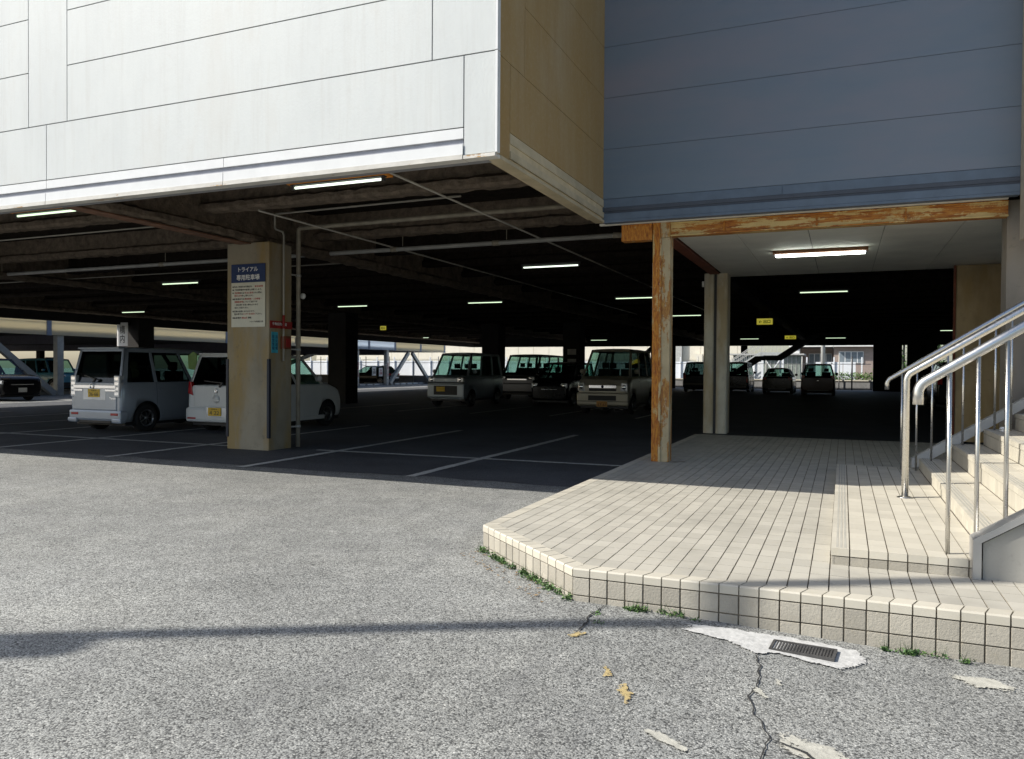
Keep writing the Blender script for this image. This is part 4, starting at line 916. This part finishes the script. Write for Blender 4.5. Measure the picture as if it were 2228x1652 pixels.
# 6 pale blue kei van, nose out
d = car('kei_van', 'pale blue-grey kei van facing the camera beyond the white hatchback', 'van', -12.75, 24.3+1.7, R(180), 3.395, 1.475, 1.93, P_lblue, belt=1.10, yw=.32, hood=1.06, hoodfront=.98, roof_front=.85, roof_rear=-1.55, rear_base=-1.66, inset=.10, plate=(1, .62, .18, None, None), wheel=.28, side_glass=A_glass, rear_glass=A_glass, clear=.26, pillars=3)
head_lamps(d, .26, .86, 1.04, .02); yf = d['yf']; bx(d, 'grille', P_lblue, (-.42, .42, yf-.03, yf+.008, .88, 1.0), .01); bx(d, 'bumper', P_lblue, (-.72, .72, yf-.12, yf+.035, .32, .82), .05); bx(d, 'grille_slot', A_black, (-.70, .70, yf-.1, yf+.02, .825, .86)); m = MB(); [m.box(-.46, .30 if i else .46, yf+.02, yf+.04, .44+.065*i, .47+.065*i) for i in range(5)]; m.box(-.46, .46, yf+.0, yf+.036, .42, .74); m.done('lower_grille', A_black, d['root'])
for o in [c for c in d['root'].children if c.name.startswith('number_plate')]: o.location.y = .042
m = MB(); m.poly3([(-.05, yf+.012, .92), (0, yf+.012, .95), (.05, yf+.012, .92), (0, yf+.012, .965)], (0, .006, 0)); m.done('emblem', A_chrome, d['root'])
# 7 silver van behind
d = car('parked_van', 'dark silver high-roof van facing the camera in front of the bright fence', 'van', -12.85, 31+2.2, R(180), 4.4, 1.70, 2.0, P_grey, belt=1.18, yw=.4, hood=1.14, hoodfront=1.02, roof_front=1.25, inset=.08, wheel=.3, side_glass=A_glass, rear_glass=A_glass, clear=.28); head_lamps(d, .26, .86, 1.02); bx(d, 'grille', A_chrome, (-.45, .45, d['yf']-.03, d['yf']+.008, .86, .92)); bx(d, 'bumper', P_grey, (-.82, .82, d['yf']-.1, d['yf']+.03, .34, .74), .05)
# 8 black hatch beside the papered pillar
d = car('parked_car', 'small black hatchback between the silver van and the papered pillar', 'car', -9.7, 26.4+1.7, R(180), 3.4, 1.475, 1.62, P_black, belt=1.0, yw=.7, hood=.98, hoodfront=.84, roof_front=.35, side_glass=A_glass, wheel=.28, rear_glass=A_glass); head_lamps(d, .24, .66, .84); bx(d, 'grille', A_chrome, (-.3, .3, d['yf']-.02, d['yf']+.004, .60, .63))
# 9 champagne van with plate 67-61
d = car('kei_van', 'champagne coloured tall van facing the camera with an orange plate 67-61', 'van', -6.57, 22.5+1.75, R(180), 3.5, 1.60, 2.0, P_cream, belt=1.14, yw=.38, hood=1.08, hoodfront=.99, roof_front=.80, inset=.13, plate=(1, .32, .0, None, '67-61'), platec=plain('orange_plate', (.55,.27,.06), .5), wheel=.29, clear=.24, roof_paint=P_black)
yf = d['yf']
for sx in (-1, 1):
    m = MB(); m.poly3([(sx*.54, yf-.02, .70), (sx*.76, yf-.05, .70), (sx*.75, yf-.05, .93), (sx*.58, yf-.02, .95)], (0, .055, 0)); o = m.done('headlight', A_lens, d['root'], bevel=.012)
    m = MB(); m.lathe([(0, 0), (.07, 0), (.055, .01), (0, .01)], (sx*.655, yf+.02, .82), 'y', 18); m.done('reflector', A_chrome, o)
bx(d, 'grille', A_chrome, (-.42, .42, yf-.03, yf+.014, .78, .88), .012); bx(d, 'grille_slot', A_black, (-.42, .42, yf-.03, yf+.012, .70, .775), .01); bx(d, 'bumper', P_cream, (-.79, .79, yf-.14, yf+.05, .26, .66), .05); bx(d, 'lower_grille', A_black, (-.43, .43, yf+.03, yf+.056, .42, .57), .01); bx(d, 'bumper_line', A_black, (-.80, .80, yf-.1, yf+.052, .385, .405))
m = MB(); m.lathe([(.0, 0), (.04, 0), (.04, .01), (.0, .01)], (0, yf+.015, .83), 'y', 18); m.done('emblem', P_navy, d['root'])
for o in [c for c in d['root'].children if c.name.startswith('number_plate')]: o.location.y = .056
# 10-14 far row, tails to the camera
d = car('parked_car', 'dark navy minivan in the far row, half hidden by the pale column on its right', 'car', -8.15, 48+2.1, 0, 4.2, 1.70, 1.85, P_navy, belt=1.05, yw=.75, roof_front=.7, inset=.18, wheel=.3, rear_glass=A_dglass, side_glass=A_glass); rear_lamps(d, .16, .8, 1.15); bx(d, 'bumper', P_grey, (-.8, .8, d['yr']-.04, d['yr']+.1, .42, .56), .03)
d = car('parked_van', 'dark high van in the far row just right of the pale column', 'van', -5.95, 49+1.8, 0, 3.6, 1.48, 1.86, P_black, belt=1.06, yw=.4, roof_front=.9, inset=.08, wheel=.28, side_glass=A_glass, rear_glass=A_glass); rear_lamps(d, .12, .6, .95); bx(d, 'bumper', P_grey, (-.6, .6, d['yr']-.04, d['yr']+.1, .28, .38), .02)
d = car('parked_car', 'low dark hatchback with a pale roof rim under the black stair', 'car', -3.46, 47.3+2.0, 0, 4.0, 1.69, 1.50, P_black, belt=.98, yw=.95, roof_front=.35, roof_rear=-1.4, rear_base=-1.9, inset=.24, wheel=.31, rear_glass=A_glass, side_glass=A_glass, roof_paint=P_white); rear_lamps(d, .22, .8, .95); bx(d, 'light_strip', A_white, (-.62, .62, d['yr']+.0, d['yr']+.06, .985, 1.01)); bx(d, 'bumper', P_grey, (-.5, .5, d['yr']-.03, d['yr']+.1, .24, .32), .02)
d = car('parked_car', 'dark maroon minivan with silver roof rails right of the low hatchback', 'car', -1.22, 44.5+2.1, 0, 4.2, 1.70, 1.72, P_maroon, belt=1.05, yw=.8, roof_front=.6, roof_rear=-1.7, rear_base=-2.02, inset=.17, wheel=.32, rear_glass=A_glass, side_glass=A_glass); rear_lamps(d, .16, .9, 1.1); m = MB(); [m.tube([(sx*.66, -1.5, 1.72), (sx*.66, -1.4, 1.76), (sx*.66, .4, 1.78), (sx*.66, .55, 1.72)], .02, 8) for sx in (-1, 1)]; m.done('roof_rail', A_chrome, d['root']); bx(d, 'emblem', A_chrome, (-.05, .05, d['yr']-.02, d['yr'], .80, .83)); bx(d, 'bumper', P_grey, (-.55, .55, d['yr']-.03, d['yr']+.1, .26, .32), .02)
d = car('parked_car', 'dark car glimpsed between the handrail balusters left of the brown board', 'car', 3.75, 30+2.1, 0, 4.2, 1.70, 1.70, P_black, belt=1.05, yw=.8, roof_front=.6, inset=.18, wheel=.32); rear_lamps(d, .16, .9, 1.1)

# ---------------------------------------------------------------- neighbouring parking deck on the left
nb = thing('parking_deck', 'neighbouring open parking deck with pale parapet panels beyond the left side', 'building')

def translucent(name, c, f):
    k = N(name); k.base(c, .5); t = k.n('BsdfTranslucent'); t.inputs[0].default_value = (*c, 1); m = k.n('MixShader'); m.inputs[0].default_value = f
    k.l(k.p.outputs[0], m.inputs[1]); k.l(t.outputs[0], m.inputs[2]); k.l(m.outputs[0], k.out.inputs[0]); return k.m
A_ppost = plain('blue_grey_post', (.24,.28,.36), .6)
A_par = translucent('cream_parapet', (.78,.72,.55), .45); A_parw = translucent('white_blue_parapet', (.72,.78,.84), .6); A_nsteel = plain('galvanised_steel', (.45,.47,.46), .5, .2)
ys = [13.4, 18.8, 24.5, 30.2, 35.6, 41.0, 46.2, 48.2, 50.43, 54.19, 58.3, 62.6]
for i, (a, b) in enumerate(zip(ys, ys[1:])):
    m = MB(); m.box(-33.06, -33.0, a+.12, b-.12, 2.74, 3.28); m.box(-33.06, -33.012, a+.12, b-.12, 3.28, 3.30); m.box(-33.06, -33.004, a+.12, b-.12, 3.30, 4.0); m.done('parapet_panel', A_parw if i in (7, 8) else A_par, nb)
    box('parapet_post', A_ppost, (-33.08, -32.97, b-.11, b+.11, 2.72, 4.0), nb)
box('deck_slab', A_concd, (-62, -33.1, 10, 62.6, 2.76, 3.0), nb)
dbm = MB()
for y in (13, 25.16, 37, 49.14, 53.29): dbm.box(-62, -33.15, y-.12, y+.12, 2.35, 2.758)
dbm.done('deck_beam', plain('purple_grey_steel', (.12,.11,.14), .7), nb)
for y in (25.16, 37.2, 49.14, 53.29):
    m = MB(); m.box(-33.4, -33.12, y-.16, y+.16, 0, 2.74); cc = m.done('column', A_nsteel, nb, bevel=.01)
    if y > 45: m = MB(); m.box(-33.119, -33.114, y-.10, y+.10, .5, 1.9); m.done('banner', A_white, cc); text('満\n車\n注\n意', 1.1, (-33.11, y, 1.2), RPX, A_red, cc, 'lettering')
for a, b in (((-33.2, 20.2, 3.9), (-33.2, 24.9, .05)), ((-33.2, 56.6, 2.6), (-33.2, 53.7, .1)), ((-33.2, 57.2, 2.6), (-33.2, 60.3, .1)), ((-38, 45.0, 1.0), (-38, 51.0, 2.6))):
    m = MB(); m.obox(a, b, .26, .22, (1, 0, 0)); m.done('brace', A_nsteel, nb)
for y in (28, 33, 40, 46):
    m = MB(); m.box(-55, -54.6, y-.2, y+.2, 0, 2.75); m.done('column', A_concd, nb)
m = MB(); m.tube([(-33.1, 49.2, 1.62), (-33.1, 50.3, 1.48), (-33.1, 51.4, 1.42), (-33.1, 52.4, 1.5), (-33.1, 53.2, 1.62)], .02, 6); ch = m.done('chain', A_white); tag(ch, 'pale chain slung between the two white columns at the side opening', 'chain')
for y, z in ((51.25, 1.08), (52.2, 1.02)):
    o = box('hanging_notice', A_white, (-33.09, -33.07, y-.26, y+.26, z-.33, z+.33)); tag(o, 'left white notice hanging on the chain' if y < 51.5 else 'right white notice with red writing hanging on the chain', 'sign'); text('契約\n駐車場', .4, (-33.068, y, z), RPX, A_ink if y < 51.5 else A_inkred, o, 'lettering', .38, bold=.02)
vm = thing('vending_machine', 'red and grey ticket machine standing beyond the diagonal brace', 'machine', (-43.6, 32.6, 0), R(-55)); box('cabinet', A_red, (-.35, .35, -.3, .3, .75, 1.85), vm, .02); box('base', A_pipe, (-.35, .35, -.3, .3, 0, .748), vm, .02); box('side_panel', A_black, (-.55, -.352, -.3, .3, 0, 1.7), vm)
# kerb and stops along the gap
kb = MB()
for i in range(18): kb.box(-33.7, -33.5, 45+i*1.0, 45.7+i*1.0, 0, .12)
struct(kb.done('kerb', A_white)); box('kerb', A_concg, (-34.2, -33.9, 12, 64, 0, .12))['kind'] = 'structure'

# ---------------------------------------------------------------- what stands behind the car park
A_panelw = plain('white_fence_panel', (.72,.75,.78), .5, 0, .04, 3); A_beige = plain('beige_cladding', (.66,.62,.52), .7, 0, .05, 1.5); A_lowc = m_concrete('low_wall_concrete', (.26,.26,.26), .0)
lw = MB(); lw.box(-60, 9, 60, 60.25, 0, .62); lw = lw.done('low_wall', A_lowc); tag(lw, 'low grey concrete wall along the back of the car park', 'wall')
cpw = MB(); cpw.box(-60, 9, 59.95, 60.3, .62, .70); cpw.done('coping', A_beige, lw)
fn = thing('fence', 'white panel fence beyond the low wall at the back', 'fence', (0, 63, 0)); fn.location = (0, 0, 0)
x = -62
while x < 1.9: 
    if not (-7.2 < x < -2.2): box('fence_panel', A_panelw, (x+.02, x+1.98 if x < 0 else x+.9, 66, 66.06, .3, 2.02), fn)
    x += 2
for i in range(32): box('fence_post', A_panelw, (-60.1+i*1.98, -60.0+i*1.98, 65.9, 65.99, 0, 2.40), fn)
fr_ = thing('pipe_fence', 'thin grey pipe fence along the low wall at the back', 'fence', (0, 59.8, 0)); fr_.location = (0, 0, 0)
m = MB(); m.tube([(-62, 59.8, 1.81), (1.8, 59.8, 1.81)], .025, 6); m.done('rail', A_pipe, fr_)
for i in range(26): m = MB(); m.tube([(-61.5+i*2.45, 59.8, 0), (-61.5+i*2.45, 59.8, 2.35)], .035, 6); m.done('post', A_pipe, fr_)
b1 = thing('building', 'long beige panelled building beyond the white fence', 'building', (-30, 80, 0)); b1.location = (0, 0, 0)
bm_ = MB(); x = -60.0
while x < -9.4: bm_.box(x+.02, min(x+1.78, -9.3), 80, 86, 2.35, 12); x += 1.8
bm_.box(-60, -9.3, 80.04, 86, 0, 12); bm_.done('wall', A_beige, b1); wn = MB()
for i in range(16): wn.box(-58+i*3.1, -56.2+i*3.1, 79.95, 80.05, 1.5, 2.25)
wn.done('window', A_pipe, b1); m = MB(); m.box(-15.9, -15.0, 79.6, 79.99, 1.2, 12); m.done('pilaster', A_pipe, b1); m = MB(); m.poly3([(-13.8, 79.2, 2.9), (-12.9, 79.2, 2.9), (-12.9, 79.2, 2.1), (-13.4, 79.2, 2.1)], (0, .7, 0)); m.done('vent_hood', A_beige, b1)
b2 = thing('building', 'low brown-walled house with white eaves and wide windows at the back right', 'house', (0, 75, 0)); b2.location = (0, 0, 0)
m = MB(); m.box(-.76, 4, 75, 80, 0, 3.45); m.box(-4.0, -.80, 77, 80, 0, 3.4); wl = m.done('wall', plain('brown_siding', (.30,.24,.21), .7), b2); m = MB(); m.box(-.8, 4.3, 74.3, 80, 3.46, 3.62); m.box(-4.5, -.85, 74.6, 80, 3.46, 3.9); m.box(-4.2, -3.6, 74.8, 77, 0, 3.45); m.done('eaves', A_white, b2)
for x0, x1, y, z0, z1 in ((-.35, 1.64, 74.95, 2.02, 3.04), (-2.9, -.95, 76.95, 1.0, 2.9)):
    m = MB(); m.box(x0, x1, y-.04, y+.04, z0, z1); wf = m.done('window', A_white, b2); n = 4
    for i in range(n): w = (x1-x0)/n; m = MB(); m.box(x0+i*w+.04, x0+(i+1)*w-.04, y-.055, y-.041, z0+.05, z1-.05); m.done('pane', plain('pane_glass', (.20,.24,.27), .1), wf)
ut = MB(); ut.tube([(-1.45, 66, 0), (-1.45, 66, 9)], .16, 12); tag(ut.done('utility_pole', A_pipe), 'grey utility pole in front of the brown-walled house', 'pole')
gp2 = MB(); gp2.tube([(.58, 59.3, 0), (.58, 59.3, 2.33)], .05, 10); tag(gp2.done('fence_post', A_iron), 'dark round post standing alone before the low wall at back right', 'post')
# white outside stair with railings
es = thing('outside_stair', 'pale steel outside staircase with railings behind the car park', 'staircase', (-6, 65, 0)); es.location = (0, 0, 0)
m = MB()
for y in (64, 65.2): m.obox((-9.4, y, .4), (-5.9, y, 2.7), .06, .22); m.obox((-5.9, y, 2.62), (-4.2, y, 2.62), .06, .22)
m.done('stringer', A_nsteel, es); m = MB()
for i in range(12): m.box(-9.2+i*.28, -8.9+i*.28, 64, 65.2, .52+i*.19, .56+i*.19)
m.box(-5.9, -4.2, 64, 65.2, 2.7, 2.74); m.done('treads', A_pipe, es); m = MB()
for y in (64, 65.2):
    m.obox((-9.3, y, 1.4), (-5.9, y, 3.65), .05, .05); m.obox((-9.3, y, 1.05), (-5.9, y, 3.3), .04, .04); m.obox((-5.9, y, 3.65), (-4.2, y, 3.65), .05, .05)
    for i in range(12): m.obox((-9.3+i*.31, y, .5+i*.205), (-9.3+i*.31, y, 1.4+i*.205), .025, .025)
    for i in range(7): m.obox((-5.85+i*.27, y, 2.7), (-5.85+i*.27, y, 3.65), .025, .025)
m.done('railing', A_pipe, es); m = MB()
for x in (-5.8, -4.3): m.box(x-.08, x+.08, 64, 64.16, 0, 2.6)
m.obox((-5.8, 64.1, .2), (-4.3, 64.1, 2.5), .05, .08); m.obox((-4.3, 64.1, .2), (-5.8, 64.1, 2.5), .05, .08); m.done('support', A_panelw, es)
shed = thing('shed', 'greenish grey storage shed under the pale outside stair', 'shed', (-6, 68, 0)); shed.location = (0, 0, 0)
box('walls', plain('shed_steel', (.22,.25,.22), .7, 0, .3), (-8.5, -3.2, 68, 71, 0, 2.6), shed); m = MB(); [m.box(-8.5+i*.33, -8.45+i*.33, 67.97, 68.02, 0, 2.6) for i in range(16)]; m.done('ribs', A_pipe, shed); box('roof', A_pipe, (-8.8, -2.9, 67.6, 71.3, 2.6, 2.72), shed)
# black inside stair seen against the light
bs = thing('black_stair', 'black steel stair with a half landing silhouetted in the back opening', 'staircase', (-4, 57, 0)); bs.location = (0, 0, 0)
for y in (55.6, 56.9):
    m = MB(); m.poly3([(-2.0, y, 3.75), (-4.10, y, 2.33), (-5.5, y, 2.30), (-7.4, y, .95), (-7.1, y, .75), (-5.23, y, 2.02), (-3.90, y, 2.02), (-1.5, y, 3.65)], (0, .05, 0)); m.done('stringer', A_black, bs)
m = MB(); [m.box(-5.6-i*.24, -5.3-i*.24, 55.65, 56.9, 2.05-i*.17, 2.09-i*.17) for i in range(8)]; m.box(-5.4, -3.9, 55.65, 56.9, 2.12, 2.16); [m.box(-4.1+i*.24, -3.8+i*.24, 55.65, 56.9, 2.22+i*.165, 2.26+i*.165) for i in range(8)]; m.done('treads', A_black, bs)
bs2 = MB(); bs2.poly3([(-14.2, 56.6, 1.9), (-12.2, 56.6, 3.7), (-11.8, 56.6, 3.6), (-14.0, 56.6, 1.6)], (0, .08, 0)); tag(bs2.done('black_brace', A_black), 'black diagonal steel strut beside the cream van at the back opening', 'strut')

# ---------------------------------------------------------------- plants
def leafmat(name, c):
    k = N(name); g = k.n('NewGeometry'); k.base(k.ramp(g.outputs['Random Per Island'], [(0, tuple(x*.5 for x in c)), (.6, c), (1, (c[0]*1.7, c[1]*1.4, c[2]*1.2))]), .6); return k.m
L_weed = leafmat('weed_leaf', (.075,.155,.045)); L_shrub = leafmat('shrub_leaf', (.09,.20,.03)); L_tree = leafmat('tree_leaf', (.06,.15,.025))
def leaf(m, p, s, up=.5):
    d = Vector((rnd.uniform(-1, 1), rnd.uniform(-1, 1), rnd.uniform(-.2, 1)*up)).normalized(); n_ = d.cross(Vector((rnd.uniform(-1, 1), rnd.uniform(-1, 1), rnd.uniform(-1, 1)))).normalized()
    a = p; b = p+d*s*.5+n_*s*.24; c = p+d*s; e = p+d*s*.5-n_*s*.24; mid = p+d*s*.5+d.cross(n_)*s*.06
    v = [m.b.verts.new(q) for q in (a, b, c, e)]; m.b.faces.new(v)
wd = MB()
def tuft(x, y, n, r, h):
    z = gz(x, y)
    for _ in range(n):
        a = rnd.uniform(0, 6.28); q = rnd.random()**.7*r; p = Vector((x+math.cos(a)*q, y+math.sin(a)*q*.6, z+rnd.random()*h*(1-q/r*.6))); leaf(wd, p, rnd.uniform(.010, .026))
    for _ in range(n//9):
        a = rnd.uniform(0, 6.28); q = rnd.random()*r; b = Vector((x+math.cos(a)*q, y+math.sin(a)*q*.6, z)); t_ = b+Vector((rnd.gauss(0, .022), rnd.gauss(0, .018)-.01, rnd.uniform(.03, .085))); o_ = Vector((.0018, .001, 0)); wd.b.faces.new([wd.b.verts.new(v) for v in (b-o_, b+o_, t_)])
ch_d = (Vector(A_)-Vector(E_)); ch_n = Vector((-ch_d.y, ch_d.x)).normalized()*-1
for i in range(46):
    t = rnd.random()**.8; p = Vector(E_)+ch_d*t+ch_n*rnd.uniform(.0, .035); tuft(p.x, p.y, rnd.randint(14, 44), rnd.uniform(.025, .055), rnd.uniform(.02, .065))
for i in range(26):
    x = rnd.choice([rnd.uniform(-1.1, -.75), rnd.uniform(.18, .62)]); tuft(x, 4.325-rnd.uniform(0, .03), rnd.randint(8, 36), rnd.uniform(.02, .045), rnd.uniform(.015, .045))
for x, y in ((-1.18, 4.02), (-1.24, 4.15), (-.72, 4.3)): tuft(x, y, 16, .03, .012)
wd = wd.done('weeds', L_weed, recalc=False); wd['kind'] = 'stuff'
dl = MB()
for i in range(70):
    t = rnd.random(); p = Vector(E_)+ch_d*t+ch_n*rnd.uniform(.03, .20); z = gz(p.x, p.y)+.006; a = rnd.uniform(0, 6.28); s = rnd.uniform(.006, .018)
    dl.poly3([(p.x+math.cos(a)*s, p.y+math.sin(a)*s, z+.004), (p.x-math.sin(a)*s*.4, p.y+math.cos(a)*s*.4, z), (p.x-math.cos(a)*s, p.y-math.sin(a)*s, z+.003), (p.x+math.sin(a)*s*.4, p.y-math.cos(a)*s*.4, z)], (0, 0, .001))
dl = dl.done('leaf_litter', plain('dry_leaf', (.22,.14,.06), .8, 0, .4, 30)); dl['kind'] = 'stuff'
for i in range(9):
    x = -.55+i*.30; m = MB(); sh_ = thing('shrub', ['leftmost leafy plant behind the low wall by the maroon minivan', 'second leafy plant right of the maroon minivan', 'third leafy plant behind the low wall', 'leafy plant left of the dark round post', 'leafy plant just behind the dark round post', 'leafy plant right of the dark round post', 'seventh leafy plant along the low wall', 'eighth leafy plant near the dark back wall', 'rightmost leafy plant beside the dark back wall'][i], 'plant', (x, 61, 0), 0, 'leafy plants behind the low wall')
    for _ in range(130): leaf(m, Vector((rnd.gauss(0, .12), rnd.gauss(0, .15), rnd.uniform(.55, 1.0+.25*rnd.random()))), rnd.uniform(.08, .17), 1)
    m.done('foliage', L_shrub, sh_, recalc=False); m = MB(); m.tube([(0, 0, 0), (.03, 0, .5), (0, .02, .9)], [.02, .014, .006], 6); m.done('stem', A_stemw, sh_)
for i, (x, y, h, lb) in enumerate(((4.2, 66, 5.5, 'green tree glimpsed through the narrow slot in the dark back wall'), (6.6, 67, 6, 'green tree behind the handrails left of the brown board'), (9.8, 66, 6.5, 'green tree seen in the slit right of the brown board'))):
    tr_ = thing('tree', lb, 'tree', (x, y, 0), 0, 'trees beyond the back of the car park'); m = MB(); m.tube([(0, 0, 0), (.05, 0, 1.2), (0, .1, 2.6), (.1, 0, h*.8)], [.16, .13, .09, .03], 10)
    for k in range(7): a = k*.9; m.tube([(0, 0, 1.0+k*.45), (math.cos(a)*.6, math.sin(a)*.6, 1.6+k*.45), (math.cos(a)*1.3, math.sin(a)*1.3, 1.9+k*.5)], [.05, .03, .01], 6)
    m.done('trunk', A_seat, tr_); m = MB()
    cl_ = [Vector((rnd.gauss(0, .75), rnd.gauss(0, .75), rnd.uniform(.7, h))) for _ in range(34)]
    for c in cl_:
        for _ in range(70): leaf(m, c+Vector((rnd.gauss(0, .28), rnd.gauss(0, .28), rnd.gauss(0, .24))), rnd.uniform(.10, .2), 1)
    m.done('crown', L_tree, tr_, recalc=False)

# ---------------------------------------------------------------- overhead cable whose shadow crosses the asphalt
k_ = 7.2/3.2; oc = thing('overhead_cable', 'thick overhead cable strung above the forecourt with a splice closure', 'cable')
def sky_pt(x, y, z=7.2): return Vector((x-3.24*z/3.2, y-1.8*z/3.2, z))
a, b = sky_pt(-3.83, 2.585), sky_pt(-.81, 4.21); dd = (b-a)
m = MB(); m.tube([a-dd*6, a-dd*2, a-dd*.6, a, a+dd*.5, b, b+dd*2, b+dd*3.2], .075, 10); m.done('cable', A_black, oc)
s0 = a+dd*.02+Vector((.05, -.13, -.06)); m = MB(); m.tube([s0-dd*.14, s0-dd*.12, s0+dd*.10, s0+dd*.135], [.03, .16, .16, .03], 14); m.done('splice_closure', A_black, oc)
